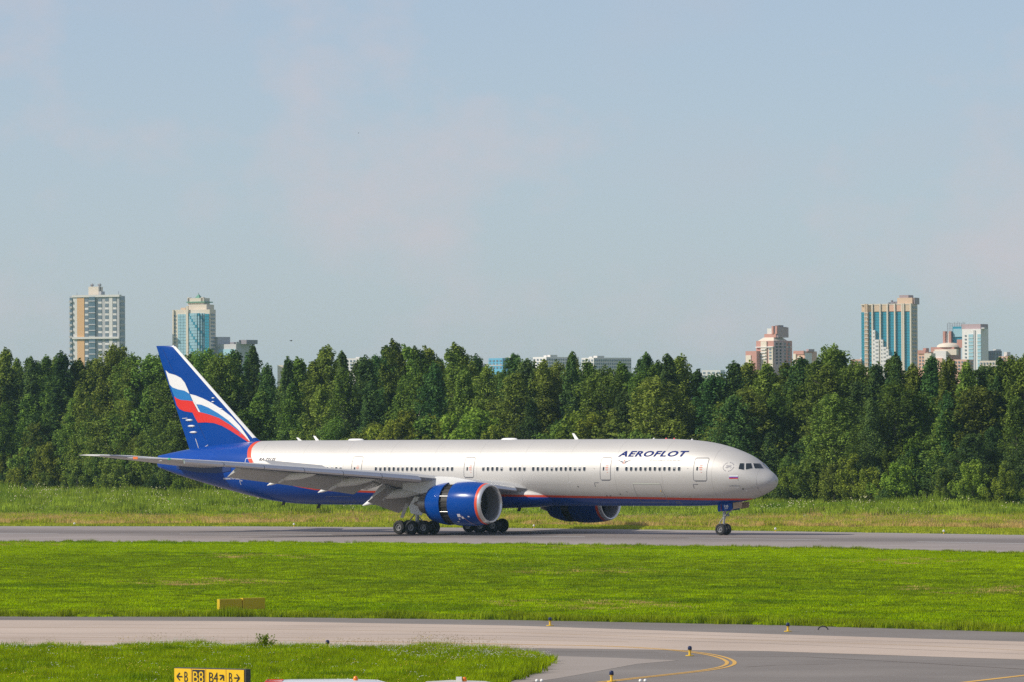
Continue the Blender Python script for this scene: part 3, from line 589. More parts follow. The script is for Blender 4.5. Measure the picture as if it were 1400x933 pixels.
    # wing-tip lights and marking
    MB().lathe([(-.1, .03), (.0, .09), (.15, .10), (.3, .03)], A(LE(30.6) - .1, sg * 30.6, zLE(30.6)), 'X', 10, close=True).build('navigation_light', mat('green_lens' if sg > 0 else 'red_lens', (.05, .45, .2) if sg > 0 else (.5, .03, .03), .1), w)
    MB().box((0, 0, 0), (.55, .04, .22), 0, Matrix.Translation(A(49.35, sg * 32.43, 7.30))).build('wing_tip_mark', M_ORANGE, w)
    # ---------------------------------------------------------------- engine
    EL, EZ = 9.61 * sg, 2.96
    o = A(0, EL, EZ); eng_o = (o.x, o.y, o.z)
    def lat_prof(pr): return [(-s, r) for s, r in pr]
    e = MB().lathe(lat_prof([(25.86, 1.905), (26.3, 1.98), (27.0, 2.05), (27.8, 2.08), (28.4, 2.07), (28.95, 2.03), (28.95, 1.93), (28.6, 1.9)]), eng_o, n=64).build('engine', M_BLUE, plane, 'auto')
    MB().lathe(lat_prof([(25.62, 1.862), (25.74, 1.886), (25.865, 1.909)]), eng_o, n=64).build('red_ring', M_RED, e, True)
    MB().lathe(lat_prof([(25.63, 1.858), (25.45, 1.815), (25.33, 1.765), (25.28, 1.70), (25.31, 1.63), (25.42, 1.575), (25.6, 1.54)]), eng_o, n=64).build('inlet_lip', mat('inlet_lip_metal', (.70, .70, .70), .3, .75), e, True)
    MB().lathe(lat_prof([(25.6, 1.54), (26.1, 1.55), (26.9, 1.62), (27.2, 1.63)]), eng_o, n=64).build('inlet_duct', mat('inlet_liner', (.20, .20, .21), .5), e, True)
    MB().lathe(lat_prof([(27.25, 1.63), (27.3, .05)]), eng_o, n=48).build('fan_backing', M_DARK, e)
    fb = MB(); n = 7; st = [(.32 + (1.58 - .32) * k / n) for k in range(n + 1)]; R = []
    for k, r in enumerate(st):
        tw = math.radians(25 + 38 * k / n); ch = .20 + .16 * math.sin(math.pi * k / n); sw = .10 * math.sin(2.2 * math.pi * k / n)
        R.append([(x * math.cos(tw), x * math.sin(tw) + sw + y, r) for x, y in ((-ch, 0), (0, .015), (ch, 0), (0, -.015))])
    fb.loft(R); fb_me = fb.mesh('fan_blade', mat('fan_blade_composite', (.05, .05, .055), .35, .4), True)
    for k in range(22): link('fan_blade', fb_me, e, (eng_o[0] - 26.95, eng_o[1], eng_o[2]), (2 * math.pi * k / 22, 0, 0))
    MB().lathe(lat_prof([(26.35, .01), (26.42, .10), (26.6, .22), (26.9, .36), (27.1, .40)]), eng_o, n=24).build('spinner', M_DARK, e, True)
    MB().box((-.02, -.07, -.03), (.02, .07, .1), 0, Matrix.Translation(Vector(eng_o) + Vector((-26.50, 0, .19))) @ Matrix.Rotation(-.5, 4, 'Y')).build('spinner_mark', M_WHITEP, e)
    # opened thrust-reverser: cascade vanes between cowl and the sleeve moved aft
    MB().lathe(lat_prof([(28.9, 1.86), (30.0, 1.80)]), eng_o, n=64).build('reverser_cascade', mat('cascade_dark', (.012, .011, .01), .6, noise=.3, scale=9), e)
    cv = MB().box((-.5, -.025, 1.78), (.5, .025, 1.90)).mesh('cascade_rib', mat('cascade_rib', (.022, .02, .018), .5))
    for k in range(24): link('cascade_rib', cv, e, (eng_o[0] - 29.42, eng_o[1], eng_o[2]), (2 * math.pi * (k + .5) / 24, 0, 0))
    for a_ in (20, 92, 158, 202, 268, 340):
        t = math.radians(a_); MB().tube((eng_o[0] - 28.9, eng_o[1] + 1.93 * math.cos(t), eng_o[2] + 1.93 * math.sin(t)), (eng_o[0] - 29.95, eng_o[1] + 1.93 * math.cos(t), eng_o[2] + 1.93 * math.sin(t)), .035, n=8).build('reverser_actuator', M_STEEL, e)
    MB().lathe(lat_prof([(30.1, 1.84), (29.93, 1.95), (29.95, 2.0), (30.4, 1.97), (31.0, 1.86), (31.6, 1.70), (31.85, 1.62), (31.85, 1.58), (31.2, 1.62)]), eng_o, n=64).build('reverser_sleeve', M_BLUE, e, 'auto')
    MB().lathe(lat_prof([(30.2, 1.42), (31.4, 1.30), (32.4, 1.08), (33.2, .86), (33.25, .82), (32.6, .8)]), eng_o, n=48).build('core_cowl', mat('core_cowl_metal', (.30, .28, .26), .4, .8), e, 'auto')
    MB().lathe(lat_prof([(32.4, .62), (33.4, .42), (34.3, .06), (34.32, .01)]), eng_o, n=32).build('exhaust_plug', mat('exhaust_metal', (.22, .19, .16), .45, .8), e, True)
    # strake, small white emblem and hose line painted on the cowl
    def cowl(s, a, r=2.085): return Vector((S_ROOT - s, eng_o[1] + r * math.cos(a) * (-sg), eng_o[2] + r * math.sin(a)))
    for (s0, s1, a0, a1) in ((27.55, 27.9, -.62, -.46), (27.25, 27.5, -.72, -.60), (27.75, 27.9, -.78, -.70), (26.55, 26.75, -.62, -.56), (28.05, 28.25, -.95, -.88)):
        V = [cowl(s, a) for s in (s0, (s0 + s1) / 2, s1) for a in (a0, (a0 + a1) / 2, a1)]
        MB().add(V, [(i * 3 + j, i * 3 + j + 1, i * 3 + j + 4, i * 3 + j + 3) for i in range(2) for j in range(2)]).build('cowl_emblem', mat('cowl_emblem_white', (.7, .66, .68), .5), e)
    V = []
    for k in range(9):
        s, a = 27.5 - .95 * k / 8, -.55 - .75 * (k / 8) ** 1.3
        V += [cowl(s, a), cowl(s - .05, a + .01)]
    MB().add(V, [(2 * i, 2 * i + 1, 2 * i + 3, 2 * i + 2) for i in range(8)]).build('cowl_line', mat('pink_line', (.55, .3, .36), .5), e)
    # pylon
    py = []
    for s, z0, z1, wd in ((27.0, 4.75, 5.02, .05), (28.2, 4.7, 5.22, .22), (29.8, 4.5, 5.45, .3), (31.4, 4.2, 5.5, .32), (33.2, 3.9, 5.15, .3), (35.5, 4.3, 4.95, .12)):
        py.append([A(s, EL + q * wd, z) for q, z in ((-1, z0), (1, z0), (1, (z0 + z1) / 2), (.7, z1), (-.7, z1), (-1, (z0 + z1) / 2))])
    MB().loft(py).build('pylon', M_LIV if 0 else M_LGREY, e, 'auto')

# ------------------------------------------------------------------ fin and tailplane
def fin_le(z): return 60.3 + (z - 8.7) * 1.117
def fin_te(z): return 69.15 + (z - 8.0) * .409
def fin_half(s, z):
    a, c = fin_le(z), fin_te(z); x = min(1, max(0, (s - a) / (c - a))); th = .105 * (c - a)
    return th * .5 * max(0.0, 2.2 * math.sqrt(x) * (1 - x) ** .9 + .02)
zs = [7.6, 8.6, 9.2, 9.8, 10.5, 11.2, 12, 13, 14, 15, 16, 17, 18.1, 18.27]
fr = []
for z in zs:
    a, c = fin_le(z), fin_te(z)
    if z == 7.6: a = fin_le(8.6) - 1.0
    if z == 8.6: a -= .4
    xs = [0, .01, .03, .07, .14, .25, .4, .55, .7, .85, .95, 1.]
    k = .25 if z > 18.2 else 1
    hf = [fin_half(fin_le(z) + (fin_te(z) - fin_le(z)) * x, z) * k for x in xs]
    fr.append([A(a + (c - a) * x, h, z) for x, h in zip(xs, hf)] + [A(a + (c - a) * x, -h, z) for x, h in list(zip(xs, hf))[-2:0:-1]])
fin = MB().loft(fr).build('fin', M_BLUE, plane, 'auto')
FBVH = BVHTree.FromPolygons([v.co for v in fin.data.vertices], [p.vertices for p in fin.data.polygons])
def on_fin(s, z, off=.03):
    loc, nrm, _, _ = FBVH.ray_cast(Vector((S_ROOT - s, -5., z)), Vector((0, 1., 0)))
    return A(s, fin_half(s, z) + off, z) if loc is None else loc + Vector((0, -off, 0))
R7 = lambda u, v: lat(200 + u / 5.18, 460 + v / 5.18, .32)
M_FW, M_FB, M_FR = mat('fin_white', (.74, .74, .73), .35), mat('fin_sky_blue', (.012, .17, .46), .3), mat('fin_red', (.66, .022, .016), .3)
w_low = [(154, 342), (175, 362), (215, 376), (265, 385), (303, 407)]; b_low = [(186, 425), (205, 440), (240, 452), (290, 455), (328, 460)]
r_up = [(375, 537), (400, 542), (450, 555), (520, 580), (600, 630), (680, 690), (736, 747)]; wr_low = [(350, 478), (390, 485), (440, 505), (510, 545), (580, 595), (640, 650), (690, 700), (733, 744)]
BANDS = [('white_band', M_FW, [(124, 240), (150, 262), (200, 275), (240, 295), (268, 328), (290, 375)] + w_low[::-1]),
         ('sky_blue_band', M_FB, w_low + b_low[::-1]),
         ('red_band', M_FR, b_low + [(345, 495), (360, 525)] + r_up + [(720, 746), (660, 708), (600, 668), (540, 634), (480, 614), (420, 610), (365, 612), (345, 580), (325, 540), (300, 537), (260, 530), (225, 515), (205, 490)]),
         ('white_band', M_FW, [(306, 409), (350, 420), (400, 440), (460, 470), (530, 515), (600, 570), (660, 635), (700, 690), (735, 742)] + wr_low[::-1] + [(384, 538), (366, 524), (338, 478), (318, 436)][0:4]),
         ('sky_blue_band', M_FB, [(354, 481)] + wr_low[1:] + r_up[::-1][1:] + [(382, 536)])]
BANDS.append(('white_fold', M_FW, [(330, 462), (340, 462), (384, 538), (370, 535)]))
for k, (nm, m, P) in enumerate(BANDS):
    of = .022 + .007 * (3 if nm == 'white_fold' else (M_FW, M_FB, M_FR).index(m))
    shape_on_skin(nm, [[R7(*p) for p in P]], m, parent=fin, cut=.2, fn=lambda s, z, of=of: on_fin(s, z, of))
# polished leading edge, actuator bumps and hinge line
V = []
for k in range(25):
    z = 8.75 + (18.2 - 8.75) * k / 24; a = fin_le(z); V += [A(a - .035, 0, z), A(a + .09, fin_half(a + .09, z) + .012, z), A(a + .30, fin_half(a + .30, z) + .012, z)]
MB().add(V, [(3 * i + j, 3 * i + j + 1, 3 * i + j + 4, 3 * i + j + 3) for i in range(24) for j in range(2)]).build('fin_leading_edge', M_WHITEP, fin, True)
for u, v in ((298, 594), (314, 636), (328, 680)):
    s, z = R7(u, v); MB().lathe([(-.45, .02), (-.2, .1), (.2, .11), (.5, .02)], on_fin(s, z, .03), 'X', 8, close=True).build('hinge_fairing', M_LGREY, fin, True)
for (a, c) in (((245, 582), (285, 580)),):
    s0, z0 = R7(*a); s1, z1 = R7(*c); MB().tube(on_fin(s0, z0, .02), on_fin(s1, z1, .02), .03, n=6).build('static_port', M_LGREY, fin)
MB().add([on_fin(fin_te(z) - (fin_te(z) - fin_le(z)) * .30 + d, z, .012) for z in np.linspace(9.0, 17.9, 20) for d in (-.02, .02)], [(2 * i, 2 * i + 1, 2 * i + 3, 2 * i + 2) for i in range(19)]).build('rudder_joint', mat('rudder_joint', (.004, .02, .12), .5), fin)
for q in ([(310, 803), (360, 795), (405, 790), (438, 770)], [(343, 725), (352, 750), (366, 793)]):
    Pq = [R7(*p) for p in q]
    for p0, p1 in zip(Pq, Pq[1:]): MB().tube(on_fin(*p0, .02), on_fin(*p1, .02), .035, n=6).build('rudder_root_seal', M_LGREY, fin)
for u, v in ((470, 437), (470, 463), (528, 515)):
    s, z = R7(u, v); MB().lathe([(-.2, .01), (0, .07), (.2, .01)], on_fin(s, z, .02), 'X', 8, close=True).build('vortex_generator', M_WHITEP, fin, True)
for sg in (1, -1):
    L = [(0.6, 61.6, 69.6, 6.35), (1.6, 62.5, 69.8, 6.45), (5, 65.6, 71.35, 6.9), (8.5, 68.7, 72.9, 7.32), (10.5, 70.5, 74.0, 7.52), (10.9, 71.4, 74.25, 7.55)]
    tp = MB().loft([foil(l, .085 if l < 10.5 else .05, sg, a, c, z, z + .02) for l, a, c, z in L]).build('tailplane', M_LGREY, plane, 'auto')
    V = []
    for l, a, c, z in L[1:5]: V += [A(a - .03, sg * l, z), A(a + .12, sg * l, z + .1), A(a + .12, sg * l, z - .1)]
    MB().add(V, [(3 * i + j, 3 * i + (j + 1) % 3, 3 * i + 3 + (j + 1) % 3, 3 * i + 3 + j) for i in range(3) for j in range(3)]).build('tailplane_leading_edge', M_METAL, tp)
    MB().loft([[A(s, sg * (skin(s, z0)[1] + .04) if True else 0, z0 + h * q) for q in (-1, 1)] + [A(s, sg * (skin(s, z0)[1] - .3), z0 + h * q) for q in (1, -1)] for s, z0, h in ((62.0, 6.3, .35), (64, 6.35, .6), (67, 6.4, .6), (70, 6.5, .3))]).build('stabiliser_plate', mat('stabiliser_plate_paint', (.01, .03, .13), .4), tp)
MB().tube(A(72.8, 0, 6.9), A(73.5, 0, 6.92), .26, .22, 16).build('exhaust_outlet', M_STEEL, plane, True)

# ------------------------------------------------------------------ landing gear
def wheel_mesh(r, w, name):
    b = MB(); prof = [(-w / 2 * .55, r * .55), (-w / 2, r * .62), (-w / 2 * 1.0, r * .84), (-w / 2 * .8, r * .96), (-w / 2 * .3, r), (w / 2 * .3, r), (w / 2 * .8, r * .96), (w / 2, r * .84), (w / 2, r * .62), (w / 2 * .55, r * .55)]
    b.lathe(prof, (0, 0, 0), 'Y', 28, 0)
    for q in (-1, 1): b.lathe([(q * w * .30, r * .56), (q * w * .42, r * .50), (q * w * .40, r * .40), (q * w * .22, r * .34), (q * w * .22, r * .17), (q * w * .44, r * .14), (q * w * .46, r * .01)], (0, 0, 0), 'Y', 20, 1)
    return b.mesh(name, [M_TYRE, M_RIM], 'auto')
mw, nw = wheel_mesh(.66, .50, 'main_wheel'), wheel_mesh(.54, .40, 'nose_wheel')
for sg in (1, -1):
    l0 = 5.485 * sg; sA = 37.11
    g = MB(); g.tube(A(sA - .1, l0, .72), A(sA - .1, l0, 2.2), .17, .19, 14); g.tube(A(sA - .1, l0, 2.1), A(sA - .1, l0, 4.4), .27, .30, 14)
    g.tube(A(sA - 1.6, l0, .66), A(sA + 1.6, l0, .66), .17, n=10)
    for d in (-1.47, 0, 1.47): g.tube(A(sA + d, l0 - .62, .66), A(sA + d, l0 + .62, .66), .11, n=10)
    g.tube(A(sA - .1, l0, 1.9), A(sA - 3.1, l0 - .2 * sg, 3.9), .11, n=8); g.tube(A(sA - .1, l0, 2.3), A(sA + .3, l0 - 2.2 * sg, 3.8), .11, n=8)
    g.tube(A(sA + .2, l0, 1.9), A(sA + .75, l0, 1.35), .06, n=8); g.tube(A(sA + .75, l0, 1.35), A(sA + .2, l0, .8), .06, n=8)
    g.tube(A(sA - .35, l0, 1.6), A(sA - 1.2, l0, .78), .05, n=8); g.tube(A(sA + 1.4, l0, .78), A(sA + .5, l0, 1.2), .04, n=8)
    gear = g.build('main_landing_gear', M_STEEL, plane, 'auto')
    for d in (-1.47, 0, 1.47):
        for q in (-.7, .7): link('wheel', mw, gear, A(sA + d, l0 + q, .66))
    # strut door: pale angular panel; inner bay door: dark, hanging from the keel
    P = [(36.9, 3.55), (36.3, 3.55), (35.75, 2.9), (35.95, 2.75), (35.65, 2.35), (36.1, 1.78), (37.3, 1.98), (37.55, 2.6)]
    MB().prism([A(s, l0 + .62 * sg, z) for s, z in P], (0, .06 * sg, 0)).build('gear_strut_door', M_WHITEP, gear)
    P = [(39.6, 3.0), (35.0, 2.9), (35.2, 2.6), (39.2, 2.5)]
    MB().prism([A(s, 2.6 * sg + .3 * sg * (3.0 - z), z) for s, z in P], (0, .05, 0)).build('gear_bay_door', M_BLUE if 0 else M_GREY, gear)
    MB().prism([A(s, l_ * sg, z) for s, l_, z in ((39.7, 4.2, 1.5), (39.95, 4.3, 1.55), (39.1, 4.6, 2.9), (38.75, 4.5, 2.85))], (0, .07, 0)).build('gear_side_brace', M_LGREY, gear)
g = MB(); g.tube(A(5.89, 0, .5), A(5.80, 0, 1.6), .10, n=12); g.tube(A(5.80, 0, 1.5), A(5.70, 0, 3.0), .15, .17, 12); g.tube(A(5.89, -.42, .54), A(5.89, .42, .54), .08, n=10)
g.tube(A(5.75, 0, 1.7), A(4.2, 0, 2.9), .07, n=8); g.tube(A(5.95, 0, 1.6), A(6.3, 0, 1.15), .045, n=8); g.tube(A(6.3, 0, 1.15), A(5.97, 0, .7), .045, n=8)
g.box((0, 0, 0), (.3, .5, .22), 0, Matrix.Translation(A(5.72, .25, 1.75)))
ng = g.build('nose_landing_gear', M_STEEL, plane, 'auto')
for q in (-.42, .42): link('wheel', nw, ng, A(5.89, q, .54))
for sg in (1, -1): MB().lathe([(-.02, .10), (.08, .13), (.14, .13)], A(5.55, .2 * sg, 1.85), 'X', 12, close=True).build('taxi_light', M_RIM, ng)
for sg in (1, -1):
    dr = MB().prism([A(s, sg * .62, z) for s, z in ((6.10, 2.86), (4.52, 2.98), (4.46, 2.36), (6.06, 2.16))], (0, .05 * sg, 0)).build('nose_gear_door', M_BLUE, plane)
    MB().prism([A(s, sg * (.62 - .004), z) for s, z in ((4.40, 3.0), (3.40, 3.1), (3.44, 2.55), (4.36, 2.40))], (0, .05 * sg, 0)).build('nose_bay_door', M_BROWN, plane)
    if sg > 0:
        for body, q in (('135', (5.32, 4.86, 2.56, 2.78)), ('777', (5.28, 4.92, 2.40, 2.50))):
            finish_shape(text_bm(body, *q, bold=.03), 'lettering', M_WHITEP, 0, dr, 5., lambda s, z: A(s, .69, z))
        MB().box((0, 0, 0), (.05, .02, .6), 0, Matrix.Translation(A(5.68, .70, 2.23))).build('door_stripe', mat('dark_red_stripe', (.25, .03, .03), .5), dr)

# ================================================================== FAR TOWN
BZ = 3300.; BM = BZ / F_PX
def hor(x): return HOR_Y + ROLL * (x - 700)
def bz(x, y): return CAM_H + (hor(x) - y) * BM
UNIT = MB().box((0, 0, 0), (1, 1, 1)).mesh('block', [])
_unit = {}
def unit(m):
    if m.name not in _unit:
        me = UNIT.copy(); me.name = 'block_' + m.name; me.materials.append(m); _unit[m.name] = me
    return _unit[m.name]
class House:
    """a block seen on its lit front (x0..xs in the photograph) and shaded right side (xs..x1)"""
    def __init__(s, name, label, x0, xs, x1, ytop, wall, phi=22., Z=BZ, group=None):
        s.ph = math.radians(phi); s.k = Z / F_PX; s.Z = Z; s.x0 = x0
        s.w = (xs - x0) * s.k / math.cos(s.ph); s.d = max((x1 - xs) * s.k / math.sin(s.ph), 8.) if x1 > xs else 14.
        p = at(x0, 586, Z); s.root = thing(name, label, 'building', (p.x, Z, 0), -s.ph, group)
        s.top = s.z(ytop); s.part('wall', x0, xs, ytop, None, wall, 0, s.d)
    def x(s, px): return (px - s.x0) * s.k / math.cos(s.ph)
    def z(s, py): return CAM_H + (hor(s.x0) - py) * s.k
    def part(s, name, xa, xb, ya, yb, m, y0=-.4, dy=.45, parent=None):
        z1 = s.z(ya); z0 = 0. if yb is None else s.z(yb)
        return link(name, unit(m), parent or s.root, (s.x(xa), y0, z0), None, (s.x(xb) - s.x(xa), dy, z1 - z0))
    def side(s, name, da, db, ya, yb, m):       # a piece on the shaded right end, measured in metres of depth
        z1 = s.z(ya); z0 = 0. if yb is None else s.z(yb)
        return link(name, unit(m), s.root, (s.w - .05, da, z0), None, (.35, db - da, z1 - z0))
    def rows(s, name, xs, w, y0, dy, n, h, m, y=-.25):
        for r in range(n):
            for x in xs: s.part(name, x - w / 2, x + w / 2, y0 + r * dy, y0 + r * dy + h, m, y, .35)
B_GREY = mat('panel_grey', (.46, .455, .46), .8, noise=.1, scale=.1); B_LGT = mat('panel_pale', (.66, .64, .61), .8, noise=.08, scale=.1)
B_OCH = mat('ochre_render', (.66, .40, .19), .8, noise=.06, scale=.1); B_TAN = mat('tan_stone', (.63, .47, .33), .8, noise=.08, scale=.1)
B_CRM = mat('cream_render', (.70, .61, .50), .8, noise=.06, scale=.1); B_RED = mat('red_brick_far', (.50, .25, .20), .85, noise=.1, scale=.1)
B_PCH = mat('peach_render', (.68, .42, .31), .85, noise=.08, scale=.1); B_WHT = mat('white_panel', (.74, .71, .69), .8, noise=.06, scale=.1)
B_DRK = mat('dark_roofing', (.22, .20, .22), .8); B_MAUVE = mat('mauve_brick_and_shade', (.40, .30, .31), .85, noise=.1, scale=.1)  # mauve doubles as the shade tone painted on right-end walls
B_GRN = mat('green_copper', (.12, .30, .21), .7); B_GLS = mat('far_window_glass', (.17, .21, .25), .3); B_GLD = mat('dark_bay_glass', (.10, .16, .20), .15)
B_TEAL = mat('teal_curtain_glass', (.03, .26, .37), .3, noise=.25, scale=.15); B_SKYG = mat('sky_curtain_glass', (.33, .52, .60), .3, noise=.2, scale=.15); B_BLUE = mat('blue_cladding', (.12, .38, .56), .5, noise=.1, scale=.1)
B_LOG = mat('loggia_glass', (.38, .38, .40), .4); B_SLAB = mat('balcony_slab', (.45, .44, .43), .8)

Q = lambda u, v: (60 + u / 4.375, 370 + v / 4.375)
# --- ochre-striped tower on the left
h = House('apartment_tower', 'tall grey apartment tower with a vertical ochre stripe and roof hut', 96.0, 165.5, 170.0, 405.5, B_GREY, 20)
h.part('ochre_stripe', 106.9, 116.9, 407.6, None, B_OCH); h.part('pale_stripe', 100.8, 106.7, 407, None, B_LGT, -.3, .4); h.part('pale_stripe', 151.5, 156.3, 407, None, B_LGT, -.3, .4)
h.part('glazed_bay', 124, 132.6, 406.5, None, B_GLD, -1.0, 1.1)
for r in range(12): h.part('bay_slab', 123.8, 132.8, 411.5 + r * 8.05, 412.9 + r * 8.05, B_GREY, -1.3, .8)
h.rows('window', (119.6, 138.6, 148.4, 159.0), 4.9, 408.3, 8.05, 12, 4.6, B_GLS)
for r in range(12):
    for x in (138.6, 148.4, 159.0, 119.6): h.part('spandrel', x - 2.5, x + 2.5, 413.2 + r * 8.05, 416.0 + r * 8.05, B_WHT if r % 2 else B_LGT, -.16, .3)
    h.part('balcony', 96.2, 100.4, 411.2 + r * 8.05, 414 + r * 8.05, B_SLAB, -1.2, 1.6); h.part('balcony_glass', 96.6, 100.2, 407.4 + r * 8.05, 411.1 + r * 8.05, B_GLD, -.6, .9)
    h.side('balcony', .5, h.d - .5, 411.2 + r * 8.05, 414 + r * 8.05, B_SLAB); h.side('balcony_glass', .8, h.d - .8, 407.2 + r * 8.05, 411 + r * 8.05, B_GLD)
h.part('belt_course', 100.5, 166, 461.2, 464.0, B_LGT, -1.3, 1.2); h.part('parapet', 100, 166.5, 404, 407, B_LGT, -.8, 3.0)
h.part('roof_hut', 119.5, 133.5, 392.5, 405.6, B_CRM, 3, 6); h.part('roof_hut', 133.5, 137.2, 399, 405.6, B_GREY, 3, 5)
for x in (122.0, 132.5): h.part('vent_stack', x - 1.0, x + 1.0, 388, 398, B_GREY, 5, 1.); h.part('vent_cap', x - 1.7, x + 1.7, 389.5, 391, B_DRK, 4.6, 1.8)
h.part('mast', 159.2, 159.6, 399, 404.2, B_DRK, 5, .2); h.part('mast', 101, 101.4, 400.5, 404.2, B_DRK, 5, .2)
# --- glass tower with the green pyramid roof
h = House('glass_tower', 'pale tower with curved blue curtain glass and green pyramid roof', 237.0, 288.5, 293.0, 424.0, B_CRM, 22)
h.part('wall_centre', 257, 282, 417, 424.1, B_CRM, 2, 10); h.part('wall_upper', 253.8, 276, 408, 417.1, B_CRM, 4, 8)
for px_, n_, d_, m_ in ((244.2, 3, 4.0, B_SKYG), (282.2, 2, 2.9, B_TEAL)):
    for i in range(n_):
        for r in range(20): h.part('glass_pane', px_ + i * d_, px_ + i * d_ + d_ - .3, 430 + r * 4., 433.6 + r * 4., m_, -.4 - .5 * r * 0, .45)
for i in range(8):
    bow = -2.6 * math.sin(math.pi * (i + .5) / 8)
    for r in range(20): h.part('glass_pane', 259.6 + i * 2.78, 259.6 + i * 2.78 + 2.6, 429 + r * 4., 432.7 + r * 4., B_SKYG if (i * 7 + r * 3) % 5 else B_TEAL, bow, 2.7)
h.part('pier', 256.3, 259.3, 419, None, B_CRM, -.9, 1.); h.part('pier', 237.2, 239.0, 424, None, B_CRM, -.8, .9)
h.rows('window', (240.4,), 2.2, 431, 5.2, 15, 2.6, B_GLS)
h.side('side_window', 1.5, h.d - 1.5, 430, 432.5, B_GLS)
for r in range(1, 13): h.side('side_window', 1.5, h.d - 1.5, 430 + r * 5.2, 432.5 + r * 5.2, B_GLS)
cx, w0 = 264.3, 7.0
zb, zt = h.z(415.), h.z(402.0); xa, xb = h.x(cx - w0), h.x(cx + w0)
MB().add([(xa, 4, zb), (xb, 4, zb), (xb, 13, zb), (xa, 13, zb), ((xa + xb) / 2, 8.5, zt)], [(0, 1, 4), (1, 2, 4), (2, 3, 4), (3, 0, 4), (3, 2, 1, 0)]).build('pyramid_roof', B_GRN, h.root)
h.part('eaves', 252.5, 278.5, 412.8, 414.2, B_GRN, 3, 11)
for x in (254.6, 273.5): h.part('corner_turret', x - 1.4, x + 1.4, 407, 413.5, B_CRM, 4, 3)
h.part('shoulder_block', 246, 252.5, 421, 424.2, B_TAN, 2, 5); h.part('finial', cx - .15, cx + .15, 400.6, 402.6, B_DRK, 8.2, .5)
# --- grey office block beside it
h = House('office_block', 'low grey office block with flat roof plant beside the glass tower', 293.2, 325, 347.6, 471.3, B_GREY, 48)
h.part('higher_wing', 293.4, 299.5, 461, 475, B_GREY, -.5, 9); h.part('glass_front', 300.5, 324, 478, None, B_SKYG, -.35, .5)
h.part('roof_plant', 309, 316, 468.5, 471.4, B_DRK, 3, 5); h.part('roof_plant', 325.5, 334, 465.8, 471.4, B_DRK, 3, 8)
h.side('upper_storey', 0, h.d, 468.3, 471.4, B_GREY); h.side('roof_rail', 2, 9, 465.8, 468.4, B_DRK); h.side('red_dome', h.d - 2.2, h.d - .4, 465.8, 468.6, B_PCH)
# --- low pale blocks showing between the tree tops
def low(label, x0, xs, x1, y, m, phi, wins=0, roof=None, Z=BZ):
    h = House('distant_block', label, x0, xs, x1, y, m, phi, Z)
    if wins:
        for r in range(3):
            for k in range(wins): h.part('window', x0 + (xs - x0) * (k + .25) / wins, x0 + (xs - x0) * (k + .72) / wins, y + 2.4 + r * 4.6, y + 4.9 + r * 4.6, B_GLS, -.25, .35)
    if roof:
        for a, c, yy in roof: h.part('roof_hut', a, c, yy, y + .1, B_LGT, 3, 5)
    if x1 - xs > 4:
        n = int((x1 - xs) / 3.)
        for r in range(3):
            for k in range(n): h.side('window', h.d * (k + .25) / n, h.d * (k + .75) / n, y + 2.4 + r * 4.6, y + 4.9 + r * 4.6, B_GLS)
    return h
low('small cream block among the tree tops behind the fin', 379.8, 387.5, 389, 499.5, B_CRM, 20)
low('cream rooftop glimpsed between trees near the office block', 162, 182, 184, 488, B_LGT, 20, 4)
low('white flat-roofed block left of the wind-bent tree tops', 473.5, 492, 496, 490.3, B_WHT, 22, 4, [(484, 490, 488.6)])
low('white slab block behind the wind-bent tree tops', 619, 628, 640, 487.8, B_WHT, 50, 2, [(620.5, 624, 486)])
h = low('bright blue clad block with pale banding', 668.5, 687.5, 706, 490.2, B_BLUE, 45, 4, [(690, 696, 488.6)])
h.part('pale_band', 668.5, 687.5, 499.4, 500.2, B_WHT, -.3, .35); h.side('pale_band', 0, h.d, 499.4, 500.2, B_WHT)
low('pale block with narrow lit end wall and roof huts', 729.0, 747.3, 792, 488.6, B_WHT, 52, 4, [(738, 742, 486.4), (743, 747, 485.8)])
low('long pale panel block ending the distant row', 795.5, 812, 864, 489.6, B_LGT, 52, 4, [(800, 804, 488), (806, 811, 487)])
low('low pink block behind the bright blue block', 680, 694, 700, 511, B_PCH, 30, 3)
low('low reddish block beside the teal-banded tower', 1163.7, 1177.5, 1179, 491.5, B_PCH, 20, 3, [(1174.5, 1177.5, 489.3)])
# --- red and white stepped complex
h = House('stepped_apartments', 'red and white stepped apartment block with an octagonal roof tier', 1034.5, 1057.5, 1084.0, 466.5, B_RED, 42)
h.part('lower_wing', 1026.5, 1041, 480.3, None, B_RED, -4, 8); h.part('lower_wing_panel', 1027.3, 1034, 486, None, B_CRM, -4.4, .5)
h.part('pale_bay', 1041.5, 1049, 467, None, B_CRM, -.7, .8); h.part('pale_strip', 1051.5, 1057, 474, None, B_CRM, -.6, .7); h.part('cornice', 1035, 1058, 474.4, 475.6, B_WHT, -1.2, 1.4)
for r in range(4): h.part('balcony', 1042.2, 1048.4, 477.4 + r * 4.2, 479.2 + r * 4.2, B_LGT, -1.3, .9); h.part('window', 1052.6, 1055.4, 477 + r * 4.2, 479.4 + r * 4.2, B_GLS, -.8, .3)
for r in range(7):
    for a in (.10, .30, .55, .78): h.side('window', h.d * a, h.d * (a + .1), 469.4 + r * 4.4, 472.2 + r * 4.4, B_GLS)
h.side('shade_toned_wall', .2, h.d * .62, 467.5, None, B_MAUVE); h.side('cornice', 0, h.d, 474.4, 475.4, B_LGT)  # mauve slab puts the purple shade of this end into its colour
zb, zm = h.z(466.6), h.z(461.8); W_, D_ = h.w, h.d
